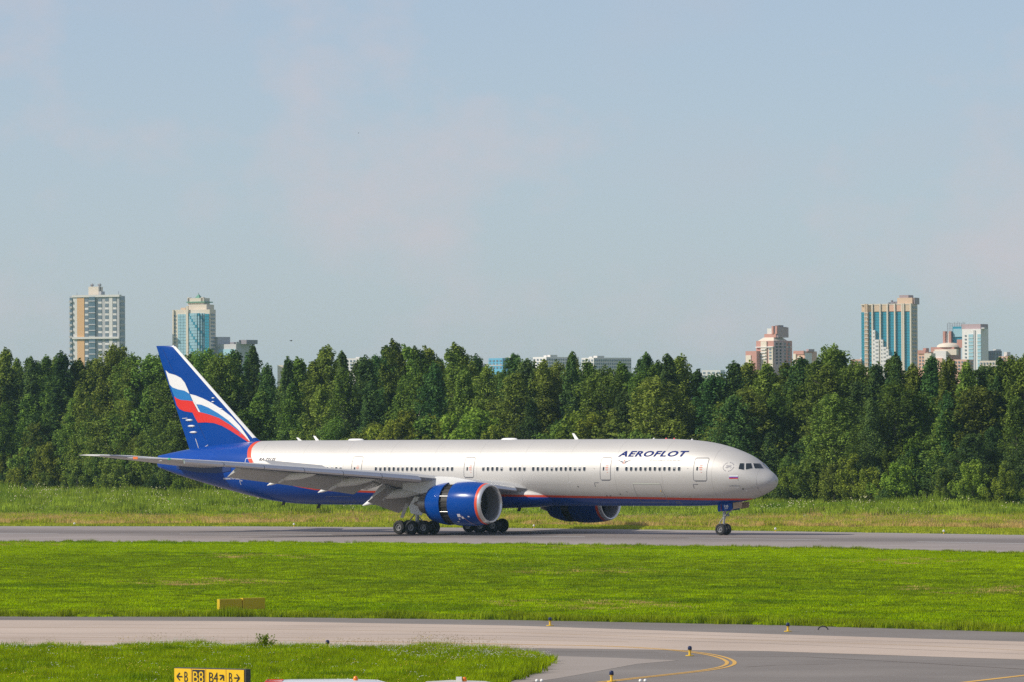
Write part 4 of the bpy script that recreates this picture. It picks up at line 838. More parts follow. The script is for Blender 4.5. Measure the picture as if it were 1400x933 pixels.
MB().add([(.6, .6, zb), (W_ - .4, .6, zb), (W_ - .4, D_ * .8, zb), (.6, D_ * .8, zb), (3, 3, zm), (W_ - 2.5, 3, zm), (W_ - 2.5, D_ * .65, zm), (3, D_ * .65, zm)], [(0, 1, 5, 4), (1, 2, 6, 5), (2, 3, 7, 6), (3, 0, 4, 7), (4, 5, 6, 7)]).build('sloping_roof', B_CRM, h.root)
h.part('upper_tier', 1040.8, 1056, 457, 462, B_RED, 3, 9); h.part('upper_glazing', 1043, 1051, 449.5, 457.1, B_LGT, 4, 8); h.part('upper_wall', 1051, 1057, 448, 462, B_MAUVE, 3.4, 10)
for x in (1051, 1055.8): h.part('red_pier', x, x + 2.2, 446.4, 457.1, B_RED, 2.6, 3)
h.side('tier_back', 3.5, 11, 447.5, 462, B_MAUVE); h.part('roof_hut', 1052, 1055.5, 445.2, 448.2, B_DRK, 5, 5)  # back of the red tier: shade of the right end painted in mauve
h = House('peach_apartments', 'low peach and red block next to the stepped apartments', 1085.5, 1100, 1118, 480.8, B_PCH, 40, 3150.)
h.part('red_cap', 1086, 1099.6, 480, 485, B_RED, -.5, 1.); h.part('roof_hut', 1097.5, 1101, 477.8, 481, B_MAUVE, 3, 5); h.part('cream_bay', 1086, 1089.5, 484, None, B_CRM, -.8, .9)
for r in range(4): h.part('balcony', 1091.5, 1097, 488 + r * 4, 489.8 + r * 4, B_CRM, -.9, .9)
h.side('cream_wall', .3, h.d * .55, 483, None, B_WHT); h.side('red_cap', h.d * .2, h.d * .7, 480, 483.2, B_RED)
# --- teal-banded tower on the right
T = lambda u, v: (1160 + u / 5.833, 390 + v / 5.833)
h = House('banded_tower', 'broad tan tower with vertical teal glass bands and white bays', 1178.8, 1245.2, 1254.8, 416.8, B_TAN, 24)
for a, c in ((110, 137), (170, 192), (208, 251), (266, 308), (325, 365), (381, 419), (446, 488)):
    xa, xb = T(a, 0)[0], T(c, 0)[0]
    for r in range(22):
        y = 427.2 + r * 3.75
        h.part('glass_pane', xa, xb, y, y + 3.45, B_TEAL, -.5, .55)
for a in (139, 152, 194, 255, 311, 368, 424, 436, 490):
    x = T(a, 0)[0]; h.part('pier', x, x + 1.7, 416, None, B_CRM if a not in (152, 139) else B_TAN, -1.5, 1.6)
for a in (208, 266, 325, 381, 446): h.part('attic_panel', T(a, 0)[0], T(a + 42, 0)[0], 418, 426.6, B_PCH if a % 2 else B_TAN, -.9, 1.)
STEP = [(203, 222, 452), (222, 252, 465), (264, 283, 465), (283, 309, 475), (305, 326, 478), (326, 345, 487)]
for a, c, y in STEP:
    xa, xb = T(a, 0)[0], T(c, 0)[0]; h.part('white_bay', xa, xb, y, None, B_WHT, -2.0, 1.6)
    for r in range(8):
        yy = y + 2.4 + r * 5.2
        if yy < 512: h.part('window', xa + .9, xb - 1.2, yy, yy + 1.9, B_LOG, -2.2, .3)
for r in range(14): h.part('loggia_rail', T(139, 0)[0], T(168, 0)[0], 428 + r * 5.6, 428.9 + r * 5.6, B_LGT, -1.8, .5)
for r in range(15):
    for a in (.15, .55): h.side('window', h.d * a, h.d * (a + .25), 420 + r * 5.4, 422.8 + r * 5.4, B_GLS)
h.part('roof_house', 1223, 1243, 408, 417, B_TAN, 4, 9); h.part('roof_house', 1225.5, 1237.5, 404.3, 408.1, B_MAUVE, 4.5, 8); h.part('roof_house', 1216, 1223, 413, 417, B_DRK, 4, 6)
h.side('roof_house_back', 4, 12, 408, 417, B_MAUVE)  # right end of the tan roof house, its shade painted in mauve
for x, y in ((1211, 414), (1214.5, 411.2), (1218.5, 413.5)): h.part('roof_fan', x, x + 1.5, y, 417, B_DRK, 4, 2)
h.part('parapet', 1178.6, 1245.6, 416.3, 417.6, B_CRM, -.9, 2.)
# --- red brick groups to its right
h = House('brick_apartments', 'peach and red brick block squeezed against the banded tower', 1255.2, 1268, 1276, 481.5, B_PCH, 25, 2960.)
h.part('red_cap', 1255.6, 1266, 479.2, 484, B_RED, -.5, 5); h.part('roof_hut', 1260.5, 1264.5, 476.2, 480, B_RED, 2, 4); h.rows('window', (1258, 1262, 1266), 1.8, 487.5, 4.4, 4, 2.4, B_GLS); h.part('cream_wing', 1267, 1276, 483.5, None, B_CRM, -3, 6)
h = House('domed_apartments', 'brick apartment block with a shallow cream dome and scaffolded glass top', 1273.2, 1304, 1315, 475.0, B_RED, 25, 2990.)
h.part('cream_storey', 1279, 1308, 478, 486, B_CRM, -1, 3); h.part('pale_wing', 1279.5, 1296, 480.5, None, B_WHT, -3, 4); h.part('red_wing', 1281, 1292, 490, None, B_PCH, -4, 3)
c0 = Vector((h.x(1293), 5.5, h.z(475.2))); MB().lathe([(0, 6.6), (1.0, 6.2), (1.8, 4.8), (2.3, 2.6), (2.4, .1)], c0, 'Z', 24).build('shallow_dome', B_CRM, h.root, True)
h.part('glass_drum', 1297.5, 1314, 447, 475, B_TEAL, 5, 9); h.part('glass_drum_pale', 1299, 1313, 450, 461, B_SKYG, 4.4, 1.)
for x in (1286.5, 1294.2): h.part('red_pier', x, x + 2.9, 453.3, 475, B_RED, 3, 3)
h.part('pale_infill', 1289.6, 1294, 456, 475, B_LGT, 4, 3); h.part('brick_panel', 1305, 1312, 464.8, 476, B_RED, 3, 2)
for x in np.arange(1289.5, 1313, 2.3): h.part('scaffold_post', x, x + .25, 440 + (x * 7 % 3), 455, B_DRK, 6, .3)
for y in (442.2, 445.6, 449): h.part('scaffold_rail', 1289.5, 1313, y, y + .25, B_DRK, 6, .3)
h = House('white_tower_block', 'white slab tower with two glazed strips and dark roof storey', 1316.2, 1340.5, 1351.4, 450.2, B_WHT, 32, 2900.)
h.part('glazed_strip', 1325, 1331, 457.5, None, B_SKYG, -.4, .5); h.part('glazed_strip', 1336.5, 1341, 457.5, None, B_SKYG, -.4, .5); h.part('grey_strip', 1331.2, 1333.6, 452, None, B_GREY, -.3, .4)  # narrow grey strip lies flat on the front, slightly proud of the wall
h.rows('window', (1320.8,), 2.0, 458.4, 4.9, 8, 2.0, B_GLS); h.part('roof_storey', 1313, 1337.8, 443.5, 450.3, B_MAUVE, 2, 8); h.part('roof_hut', 1340, 1344, 448.2, 450.4, B_GREY, 1, 3)
for r in range(8): h.part('transom', 1325, 1331, 462 + r * 5, 462.6 + r * 5, B_LGT, -.6, .3); h.part('transom', 1336.5, 1341, 462 + r * 5, 462.6 + r * 5, B_LGT, -.6, .3)
low('dark grey block to the right of the white slab tower', 1351.5, 1359, 1369, 480, B_DRK, 35, 2, [(1354, 1358, 477.8)], Z=3000.)
low('red and cream block with a small roof tower past the grey block', 1366, 1380, 1384.5, 487.5, B_PCH, 25, 4, [(1370, 1374, 481.5)], Z=2850.)
low('cream terrace in front of the dark grey block', 1340, 1364, 1366, 493.5, B_CRM, 20, 6, Z=2700.)
low('reddish low roofs under the domed apartments', 1296, 1322, 1330, 492, B_PCH, 25, 6, Z=2650.)
low('pale block far behind the dip in the tree tops', 960, 985, 991, 506.5, B_LGT, 25, 4, Z=4200)

# ================================================================== WOODLAND
def leaf_mat(name, c0, c1, hue=.035, trans=.25):
    m, n, l, p = nodes_of(name); n.remove(p); out = n['Material Output']
    oi = n.new('ShaderNodeObjectInfo'); geo = n.new('ShaderNodeNewGeometry')
    nz = n.new('ShaderNodeTexNoise'); nz.inputs['Scale'].default_value = .9; nz.inputs['Detail'].default_value = 4; l.new(geo.outputs['Position'], nz.inputs['Vector'])
    mr = n.new('ShaderNodeMapRange'); mr.inputs['From Min'].default_value = .3; mr.inputs['From Max'].default_value = .7; l.new(nz.outputs['Fac'], mr.inputs[0])
    mx = n.new('ShaderNodeMix'); mx.data_type = 'RGBA'; mx.inputs[6].default_value = (*c0, 1); mx.inputs[7].default_value = (*c1, 1); l.new(mr.outputs[0], mx.inputs[0])
    hs = n.new('ShaderNodeHueSaturation'); l.new(mx.outputs[2], hs.inputs['Color'])
    h = n.new('ShaderNodeMapRange'); h.inputs['To Min'].default_value = .5 - hue * .6; h.inputs['To Max'].default_value = .5 + hue * .75; l.new(oi.outputs['Random'], h.inputs[0]); l.new(h.outputs[0], hs.inputs['Hue'])
    wn_ = n.new('ShaderNodeTexWhiteNoise'); wn_.noise_dimensions = '1D'; l.new(oi.outputs['Random'], wn_.inputs['W'])
    v = n.new('ShaderNodeMapRange'); v.inputs['To Min'].default_value = .68; v.inputs['To Max'].default_value = 1.5; l.new(wn_.outputs['Value'], v.inputs[0]); l.new(v.outputs[0], hs.inputs['Value'])
    d = n.new('ShaderNodeBsdfDiffuse'); t = n.new('ShaderNodeBsdfTranslucent'); ms = n.new('ShaderNodeMixShader'); ms.inputs[0].default_value = trans
    l.new(hs.outputs[0], d.inputs[0]); l.new(hs.outputs[0], t.inputs[0]); l.new(d.outputs[0], ms.inputs[1]); l.new(t.outputs[0], ms.inputs[2])
    l.new(ms.outputs[0], out.inputs[0]); return m
M_LEAF = leaf_mat('birch_leaves', (.085, .140, .024), (.205, .270, .045))
M_LEAFD = leaf_mat('alder_leaves', (.048, .100, .030), (.115, .185, .045))
M_LEAFL = leaf_mat('willow_leaves', (.135, .20, .024), (.235, .30, .040))
M_BARK = mat('bark', (.16, .14, .12), .9, noise=.4, scale=2); M_BIRCH = mat('birch_bark', (.45, .42, .38), .85, noise=.35, scale=3)

def tree_mesh(H, R, kind, seed, lean=0., bend=0., peak=.38, low_=.06, leaf=.36, nclump=80, per=125, top_pow=.8):
    rg = np.random.default_rng(seed); rgv = rg.uniform(.8, 1.1)
    def env(h): return np.where(h < peak, (np.clip((h - low_ + .03) / (peak - low_ + .03), 0, 1)) ** .55, (np.clip(1 - (h - peak) / (1 - peak), 0, 1)) ** top_pow * rgv * .82) * R
    def axis(h): return np.stack([lean * H * h * .3 + bend * np.clip(h - .55, 0, 1) ** 2 * H, rg.normal(0, .0, np.shape(h))], -1)
    V, F = [], []; base = 0
    # clumps hung on limbs around the stem; a few leaders break the outline
    hh = low_ + (1 - low_) * rg.random(nclump) ** .82 * .97; ang = rg.random(nclump) * 2 * np.pi
    # some trees carry one or two side leaders
    rad = env(hh) * np.sqrt(rg.uniform(.12, 1.0, nclump)) * rg.uniform(.6, 1.38, nclump)
    lob = 1 + .36 * np.sin(3 * ang + hh * 9 + seed) ; rad = rad * lob
    C = np.stack([rad * np.cos(ang), rad * np.sin(ang), hh * H], -1); C[:, :2] += axis(hh)
    cr = (R * .165 + .22) * rg.uniform(.45, 1.35, nclump) * np.clip(1.25 - hh * .75, .4, 1)
    ext_ = np.stack([np.zeros(9), np.zeros(9), np.linspace(.80, .995, 9) * H], -1); ext_[:, :2] += axis(np.linspace(.80, .995, 9)) + rg.normal(0, .12, (9, 2))
    C = np.concatenate([C, ext_]); cr = np.concatenate([cr, np.linspace(.75, .22, 9) * (R / 3.)])
    for _ in range(int(rg.integers(0, 3))):
        h0 = rg.uniform(.55, .78); a_ = rg.random() * 6.28; d_ = env(np.array(h0)) * .7; k_ = 7; hq = np.linspace(h0, min(.97, h0 + rg.uniform(.14, .22)), k_)
        e_ = np.stack([np.full(k_, d_ * np.cos(a_)), np.full(k_, d_ * np.sin(a_)), hq * H], -1); e_[:, :2] += axis(hq) + rg.normal(0, .1, (k_, 2)); C = np.concatenate([C, e_]); cr = np.concatenate([cr, np.linspace(.8, .25, k_) * (R / 3.)])
    stem = MB(); pts = [Vector((*axis(np.array(h)), h * H)) for h in (0, .15, .35, .55, .75, .92)]; rr = [.17, .14, .11, .075, .045, .015]
    for i in range(5): stem.tube(pts[i], pts[i + 1], rr[i] * H / 20, rr[i + 1] * H / 20, 7)
    for i in range(0, nclump, 3):
        z0 = max(.04 * H, C[i, 2] - rad[i] * .8); a0 = axis(np.array(z0 / H)); stem.tube((a0[0], a0[1], z0), C[i], .05 * H / 20, .012, 4)
    Ls = []
    for c, r in zip(C, cr):
        n = int(per * (r / (R * .165 + .22)) ** 1.6) + 12
        d = rg.normal(size=(n, 3)); d /= np.linalg.norm(d, axis=1)[:, None]; rad_ = r * rg.uniform(.45, 1.08, n) ** .6
        P = c + d * rad_[:, None] * np.array([1, 1, 1.6]); P[:, 2] -= .18 * r
        nr = d * .75 + rg.normal(0, .55, (n, 3)) + np.array([0, 0, .25]); nr /= np.linalg.norm(nr, axis=1)[:, None]
        Ls.append((P, nr))
    P = np.concatenate([a for a, _ in Ls]); N = np.concatenate([a for _, a in Ls]); n = len(P)
    t = np.cross(N, rg.normal(size=(n, 3))); t /= np.linalg.norm(t, axis=1)[:, None]; u = np.cross(N, t)
    sz = leaf * rg.uniform(.5, 1.15, n)[:, None]
    q = np.stack([P + t * sz * .62, P + u * sz * .40, P - t * sz * .55, P - u * sz * .40], 1).reshape(-1, 3)
    me = numpy_mesh('crown', q, np.arange(4 * n).reshape(-1, 4), [kind]); return me, stem
PROTO = []
SPEC = [ # H, R, material, lean, bend, peak, low, leaf, clumps, per, top
 (20, 3.5, M_LEAF, 0, 0, .42, .04, .29, 260, 84, .62, 'birch'), (20, 3.1, M_LEAF, .03, 0, .38, .04, .28, 240, 84, .60, 'birch'), (20, 4.0, M_LEAFD, 0, 0, .45, .04, .31, 285, 88, .55, 'alder'),
 (20, 3.2, M_LEAFD, -.02, 0, .36, .04, .29, 250, 84, .66, 'alder'), (20, 3.0, M_LEAF, 0, -.42, .36, .05, .28, 240, 84, .62, 'bent'), (20, 2.8, M_LEAF, 0, -.62, .34, .05, .28, 225, 84, .66, 'bent'),
 (20, 2.6, M_LEAFD, 0, .04, .30, .03, .29, 225, 84, .85, 'spire'), (20, 4.3, M_LEAF, 0, 0, .50, .06, .31, 300, 88, .48, 'round'),
 (9, 3.2, M_LEAFL, 0, 0, .45, .02, .30, 70, 130, .50, 'shrub'), (9, 3.0, M_LEAFD, 0, 0, .42, .02, .30, 70, 130, .50, 'shrub'), (9, 3.6, M_LEAF, 0, 0, .40, .02, .31, 75, 130, .48, 'shrub'),
 (4, 2.2, M_LEAFL, 0, 0, .4, .0, .24, 36, 110, .45, 'bush'), (4, 2.4, M_LEAFD, 0, 0, .4, .0, .24, 36, 110, .45, 'bush')]
SPEC = SPEC + SPEC[:8]
for i, (H, R, mt, ln, bd, pk, lw, lf, nc, pr, tpw, kd) in enumerate(SPEC):
    me, stem = tree_mesh(H, R, mt, 100 + i, ln, bd, pk, lw, lf, nc, pr, tpw)
    PROTO.append((me, stem.mesh('trunk', M_BIRCH if kd in ('birch', 'bent', 'round') and i % 2 == 0 else M_BARK), H, kd))
KIND = {'birch': [0, 1, 13, 14], 'alder': [2, 3, 15, 16], 'bent': [4, 5, 17, 18], 'spire': [6, 19], 'round': [7, 20], 'shrub': [8, 8, 10, 10, 9], 'bush': [11, 12]}
TLA, TLB = Vector((-78, 905)), Vector((60.5, 706))
def tree_base(px, dz):
    tx = ray(px, 586)[0]; d = TLB - TLA         # TLA + d t = (tx Y, Y)
    t = (tx * TLA.y - TLA.x) / (d.x - tx * d.y); Y = TLA.y + d.y * t + dz; return tx * Y, Y
TDESC = {'birch': 'slender pale green birch', 'alder': 'dense dark green alder', 'bent': 'birch with a wind-bent top', 'spire': 'narrow dark pointed alder', 'round': 'broad round-crowned birch', 'shrub': 'bushy young tree', 'bush': 'low rounded bush'}
ZONES = [(90, 'past the ochre-striped tower'), (190, 'before the ochre-striped tower'), (300, "behind the airliner's fin"), (400, 'behind the rear cabin'), (510, 'behind the wing spoilers'), (610, 'below the wind-bent birch tops'), (690, 'behind the engine and the blue block'), (800, 'behind the middle cabin doors'), (900, 'behind the blue lettering'), (1000, 'behind the flight deck'), (1090, 'before the stepped apartments'), (1170, 'before the peach apartments'), (1262, 'before the banded tower'), (1335, 'before the domed apartments'), (9999, 'past the white slab tower')]
ROWS = {'top': 'in the tall row', 'rear': 'in the back row', 'second': 'in the lower second row', 'third': 'in the low third row', 'foot': 'at the wood foot', 'meadow': 'on the meadow edge'}
def tree_label(kind, row, px): return f"{TDESC[kind]} {ROWS[row]}, {next(z for lim, z in ZONES if px < lim)}"
TNAME = {'birch': 'birch_tree', 'alder': 'alder_tree', 'bent': 'birch_tree', 'spire': 'alder_tree', 'round': 'birch_tree', 'shrub': 'young_tree', 'bush': 'bush'}
def plant(px, ytop, dz, kind, label=None, wide=1.0, h=None, Y=None, row='top', proto=None):
    X, Yb = tree_base(px, dz)
    if Y: Yb = Y; X = ray(px, 586)[0] * Y
    if h is None: h = max(1.5, at(px, ytop, Yb).z)
    pi_ = proto if proto is not None else random.choice(KIND[kind]); me, st, H, kd = PROTO[pi_]; k = h / H; ww = k * wide * random.uniform(.9, 1.15)
    if row == 'second' or row == 'third': wide *= random.uniform(1.0, 1.35)
    if kind in ('birch', 'alder', 'spire', 'round', 'bent'): ww = wide * random.uniform(.85, 1.15) * (.55 + .45 * k)
    rz = random.uniform(-.5, .5) if kind == 'bent' else random.uniform(0, 2 * math.pi)
    t = thing(TNAME[kind], label or tree_label(kind, row, px), 'bush' if kind == 'bush' else 'tree', (X, Yb, -.02), rz, None if label else {'bush': 'bushes along the meadow edge', 'shrub': 'young trees at the woodland foot'}.get(kind, kind + ' trees of the woodland'))
    t.scale = (ww, ww, k); link('crown', me, t); link('trunk', st, t); return t
SKY_T = [(-70, 486), (-45, 480), (-20, 484), (8, 477, 'birch'), (24, 490), (40, 488), (64, 487), (84, 481), (108, 492), (130, 491), (155, 472, 'round'), (182, 484), (205, 486), (224, 481), (262, 484), (286, 478), (303, 484), (322, 479), (347, 472, 'spire'), (366, 498), (395, 488, 'spire'), (408, 490), (430, 494), (448, 473, 'birch'), (468, 480, 'spire'), (500, 487), (514, 486), (529, 473, 'spire'), (546, 474, 'bent'), (562, 464, 'bent'), (585, 471, 'bent'), (597, 474, 'bent'), (612, 473, 'bent'), (634, 478, 'bent'), (652, 469, 'bent'), (668, 500), (690, 507), (706, 484, 'alder'), (722, 492, 'alder'), (742, 492), (762, 494), (783, 481, 'spire'), (804, 493), (828, 501), (850, 497), (884, 482, 'spire'), (898, 494), (913, 484, 'spire'), (931, 485), (955, 505, 'spire'), (976, 512), (1004, 496), (1024, 494, 'birch'), (1048, 497), (1074, 496), (1095, 490), (1118, 491), (1141, 472, 'round'), (1150, 480, 'spire'), (1172, 496), (1200, 496), (1224, 482, 'spire'), (1250, 498, 'birch'), (1276, 487), (1296, 490), (1322, 495), (1346, 500), (1368, 489, 'spire'), (1384, 487), (1402, 485), (1430, 490), (1455, 484), (1480, 490)]
SPECIAL = {155: 'tall broad birch rising in front of the ochre-striped tower', 347: 'pointed dark tree standing in front of the office block', 448: 'tallest birch between the cream block and the white block', 562: 'tallest of the wind-bent birches, its tip swept sideways', 706: 'dark bushy alder in front of the bright blue block', 1141: 'tall ragged birch between the peach block and the reddish block', 1224: 'pointed dark tree in front of the banded tower', 884: 'narrow pointed tree past the end of the pale panel block', 652: 'tall full birch beside the bright blue block'}
for e in SKY_T:
    x, y = e[:2]; kd = e[2] if len(e) > 2 else random.choice(['birch', 'birch', 'alder', 'alder', 'round'])
    plant(x, y, random.uniform(-2, 13), kd, SPECIAL.get(x), 1.22)
sx_, sy_ = np.array([e[0] for e in SKY_T]), np.array([e[1] for e in SKY_T])
def skyline(x): return float(np.interp(x, sx_, sy_))
x = -80.
while x < 1480:                                              # rows behind, closing the gaps
    plant(x, skyline(x) + random.uniform(4, 17), random.uniform(14, 24), random.choice(['birch', 'alder']), row='rear', wide=1.2); x += random.uniform(21, 30)
x = -70.
while x < 1480:                                              # second row in front, lower tops
    plant(x, skyline(x) + random.uniform(20, 55), random.uniform(-10, 4), random.choice(['birch', 'alder', 'round', 'birch']), row='second'); x += random.uniform(20, 52)
x = -75.
while x < 1480:                                              # third row
    plant(x, skyline(x) + random.uniform(45, 115), random.uniform(-17, -5), random.choice(['alder', 'birch', 'round', 'alder']), wide=.95, row='third'); x += random.uniform(24, 66)
x = -80.
while x < 1480:                                              # young growth at the foot
    plant(x, 0, random.uniform(-15, -9), 'shrub', h=random.uniform(4.0, 8.5), wide=1.1, row='foot'); x += random.uniform(22, 40)
for px, yt in ((490, 596), (505, 588), (530, 578), (548, 572), (562, 564), (585, 572), (610, 575), (640, 560), (655, 565), (680, 585), (765, 580), (790, 566), (812, 568), (840, 578), (870, 590), (1070, 640), (1085, 636), (1110, 628), (1140, 634), (1165, 622), (1190, 640), (1225, 634), (1290, 640), (1330, 630), (1372, 642), (20, 640), (60, 646), (105, 632), (150, 628)): plant(px, yt, -20 - (px % 5), 'shrub', wide=1.2, row='foot', proto=8 if px % 3 else 10)
x = -80.
while x < 1480:
    plant(x, 0, random.uniform(-28, -15), 'bush', h=random.uniform(1.4, 3.6), row='meadow'); x += random.uniform(18, 42)
for px, py in ((215, 675), (250, 688), (270, 688), (290, 698), (60, 674), (132, 688)): plant(px, 0, 0, 'bush', 'small dark bush standing alone in the far meadow' if px == 250 else None, .8, random.uniform(1.4, 2.2), ground(px, py)[1], row='meadow')

# ================================================================== GRASS
def blade_mat(name, c0, c1, c2, scale=.12, rnd=.25, trans=.35, stretch=(1, 1), mott=.55):
    m, n, l, p = nodes_of(name); n.remove(p); out = n['Material Output']
    oi = n.new('ShaderNodeObjectInfo'); geo = n.new('ShaderNodeNewGeometry')
    mp = n.new('ShaderNodeMapping'); mp.inputs['Rotation'].default_value = (0, 0, -math.atan2(rw_dir[1], rw_dir[0])); l.new(geo.outputs['Position'], mp.inputs[0])
    ms_ = n.new('ShaderNodeMapping'); ms_.inputs['Scale'].default_value = (scale * stretch[0], scale * stretch[1], 0.); l.new(mp.outputs[0], ms_.inputs[0])
    nz = n.new('ShaderNodeTexNoise'); nz.inputs['Scale'].default_value = 1.; nz.inputs['Detail'].default_value = 6; nz.inputs['Roughness'].default_value = .6; l.new(ms_.outputs[0], nz.inputs['Vector'])
    cr = n.new('ShaderNodeValToRGB'); e = cr.color_ramp.elements; e[0].position = .33; e[1].position = .68; e.new(.5); e[0].color = (*c0, 1); e[1].color = (*c1, 1); e[2].color = (*c2, 1); l.new(nz.outputs['Fac'], cr.inputs[0])
    n5 = n.new('ShaderNodeTexNoise'); n5.inputs['Scale'].default_value = mott; n5.inputs['Detail'].default_value = 4; n5.inputs['Roughness'].default_value = .7; l.new(geo.outputs['Position'], n5.inputs['Vector'])
    m5 = n.new('ShaderNodeMapRange'); m5.inputs['From Min'].default_value = .3; m5.inputs['From Max'].default_value = .7; m5.inputs['To Min'].default_value = .76; m5.inputs['To Max'].default_value = 1.22; l.new(n5.outputs['Fac'], m5.inputs[0])
    mm = n.new('ShaderNodeMix'); mm.data_type = 'RGBA'; mm.blend_type = 'MULTIPLY'; mm.inputs[0].default_value = 1.; l.new(cr.outputs[0], mm.inputs[6]); l.new(m5.outputs[0], mm.inputs[7])
    hs = n.new('ShaderNodeHueSaturation'); l.new(mm.outputs[2], hs.inputs['Color'])
    v = n.new('ShaderNodeMapRange'); v.inputs['To Min'].default_value = 1 - rnd; v.inputs['To Max'].default_value = 1 + rnd; l.new(oi.outputs['Random'], v.inputs[0]); l.new(v.outputs[0], hs.inputs['Value'])
    d = n.new('ShaderNodeBsdfDiffuse'); t = n.new('ShaderNodeBsdfTranslucent'); ms = n.new('ShaderNodeMixShader'); ms.inputs[0].default_value = trans
    l.new(hs.outputs[0], d.inputs[0]); l.new(hs.outputs[0], t.inputs[0]); l.new(d.outputs[0], ms.inputs[1]); l.new(t.outputs[0], ms.inputs[2]); l.new(ms.outputs[0], out.inputs[0]); return m
def blades(name, size, n, h0, h1, w, lean, seed, mats, heads=None):
    """a small patch of upright blades; heads = (count, size, material index, height) adds flower or seed heads"""
    rg = np.random.default_rng(seed)
    P = np.c_[rg.uniform(-size / 2, size / 2, (n, 2)), np.zeros(n)]; h = rg.uniform(h0, h1, n); a = rg.random(n) * np.pi * 2
    W = np.c_[np.cos(a), np.sin(a), np.zeros(n)] * w / 2; b = rg.random(n) * np.pi * 2; L = np.c_[np.cos(b), np.sin(b), np.zeros(n)] * (lean * h * rg.uniform(.2, 1, n))[:, None]
    mid = P + L * .35 + np.c_[np.zeros((n, 2)), h * .6]
    V = np.stack([P - W, P + W, mid + W * .8, P + L + np.c_[np.zeros((n, 2)), h], mid - W * .8], 1)
    F4 = [(0, 1, 2, 4), (4, 2, 3, 3)]
    vv = V.reshape(-1, 3); tri = np.concatenate([np.arange(n)[:, None] * 5 + np.array([t]) for t in ((0, 1, 2), (0, 2, 4), (4, 2, 3))]); mi = [0] * len(tri)
    if heads:
        k, s, m_, hz = heads; c = np.c_[rg.uniform(-size / 2, size / 2, (k, 2)), rg.uniform(hz * .75, hz * 1.1, k)]; o = len(vv)
        e1 = np.array([s, 0, 0]); e2 = np.array([0, s, 0]); e3 = np.array([0, 0, s * .55])
        hv = np.stack([c - e1, c - e2, c + e1, c + e2, c + e3, c - e3 * .8, c * np.array([1, 1, 0]) - e1 * .12, c * np.array([1, 1, 0]) + e1 * .12], 1).reshape(-1, 3)
        ht = np.concatenate([o + np.arange(k)[:, None] * 8 + np.array([t]) for t in ((0, 1, 4), (1, 2, 4), (2, 3, 4), (3, 0, 4), (1, 0, 5), (2, 1, 5), (3, 2, 5), (0, 3, 5), (6, 7, 4))])
        vv = np.concatenate([vv, hv]); tri = np.concatenate([tri, ht]); mi = mi + [m_] * (len(ht) - k) + [0] * k
    return numpy_mesh(name, vv, tri, mats, mi)
def inside(P, poly):
    x, y = P[:, 0], P[:, 1]; r = np.zeros(len(P), bool); n = len(poly)
    for i in range(n):
        (x0, y0), (x1, y1) = poly[i], poly[(i + 1) % n]
        c = ((y0 > y) != (y1 > y)) & (x < (x1 - x0) * (y - y0) / ((y1 - y0) or 1e-9) + x0); r ^= c
    return r
def grid(poly, step, jit=.6):
    xs, ys = [p[0] for p in poly], [p[1] for p in poly]
    g = np.stack(np.meshgrid(np.arange(min(xs), max(xs), step), np.arange(min(ys), max(ys), step)), -1).reshape(-1, 2)
    g = g + RNG.uniform(-jit * step, jit * step, g.shape); g = g[inside(g, poly)]
    return g[np.abs(g[:, 0]) < g[:, 1] * .0865 * 1.28 + 2]      # what this camera and its neighbours can see
def scatter(name, label, cat_kind, P, var, scl, meshes, z=0.):
    """one object of uncountable growth: points carrying small patches of blades"""
    n = len(P); me = bpy.data.meshes.new(name + '_points'); me.vertices.add(n)
    me.vertices.foreach_set('co', np.c_[P, np.full(n, z)].astype(np.float32).ravel())
    at_ = me.attributes.new('rot', 'FLOAT_VECTOR', 'POINT'); at_.data.foreach_set('vector', np.c_[np.zeros((n, 2)), RNG.random(n) * 6.283].astype(np.float32).ravel())
    at_ = me.attributes.new('scl', 'FLOAT_VECTOR', 'POINT'); at_.data.foreach_set('vector', scl.astype(np.float32).ravel())
    at_ = me.attributes.new('var', 'INT', 'POINT'); at_.data.foreach_set('value', var.astype(np.int32))
    o = link(name, me); tag(o, label, None, None, 'stuff')
    ng_ = bpy.data.node_groups.new(name + '_growth', 'GeometryNodeTree'); ng_.interface.new_socket('Geometry', in_out='INPUT', socket_type='NodeSocketGeometry'); ng_.interface.new_socket('Geometry', in_out='OUTPUT', socket_type='NodeSocketGeometry')
    N, Lk = ng_.nodes, ng_.links; gi, go = N.new('NodeGroupInput'), N.new('NodeGroupOutput'); jn = N.new('GeometryNodeJoinGeometry')
    def named(a, t):
        k = N.new('GeometryNodeInputNamedAttribute'); k.data_type = t; k.inputs['Name'].default_value = a; return k.outputs['Attribute']
    r_, s_, v_ = named('rot', 'FLOAT_VECTOR'), named('scl', 'FLOAT_VECTOR'), named('var', 'INT')
    for i, mesh in enumerate(meshes):
        src = bpy.data.objects.new('grass_patch', mesh)
        oi = N.new('GeometryNodeObjectInfo'); oi.inputs['Object'].default_value = src; oi.inputs['As Instance'].default_value = True
        cp = N.new('FunctionNodeCompare'); cp.data_type = 'INT'; cp.operation = 'EQUAL'; Lk.new(v_, cp.inputs[2]); cp.inputs[3].default_value = i
        ip = N.new('GeometryNodeInstanceOnPoints'); Lk.new(gi.outputs[0], ip.inputs['Points']); Lk.new(cp.outputs[0], ip.inputs['Selection']); Lk.new(oi.outputs['Geometry'], ip.inputs['Instance']); Lk.new(r_, ip.inputs['Rotation']); Lk.new(s_, ip.inputs['Scale'])
        Lk.new(ip.outputs[0], jn.inputs[0])
    Lk.new(jn.outputs[0], go.inputs[0]); o.modifiers.new('growth', 'NODES').node_group = ng_; return o
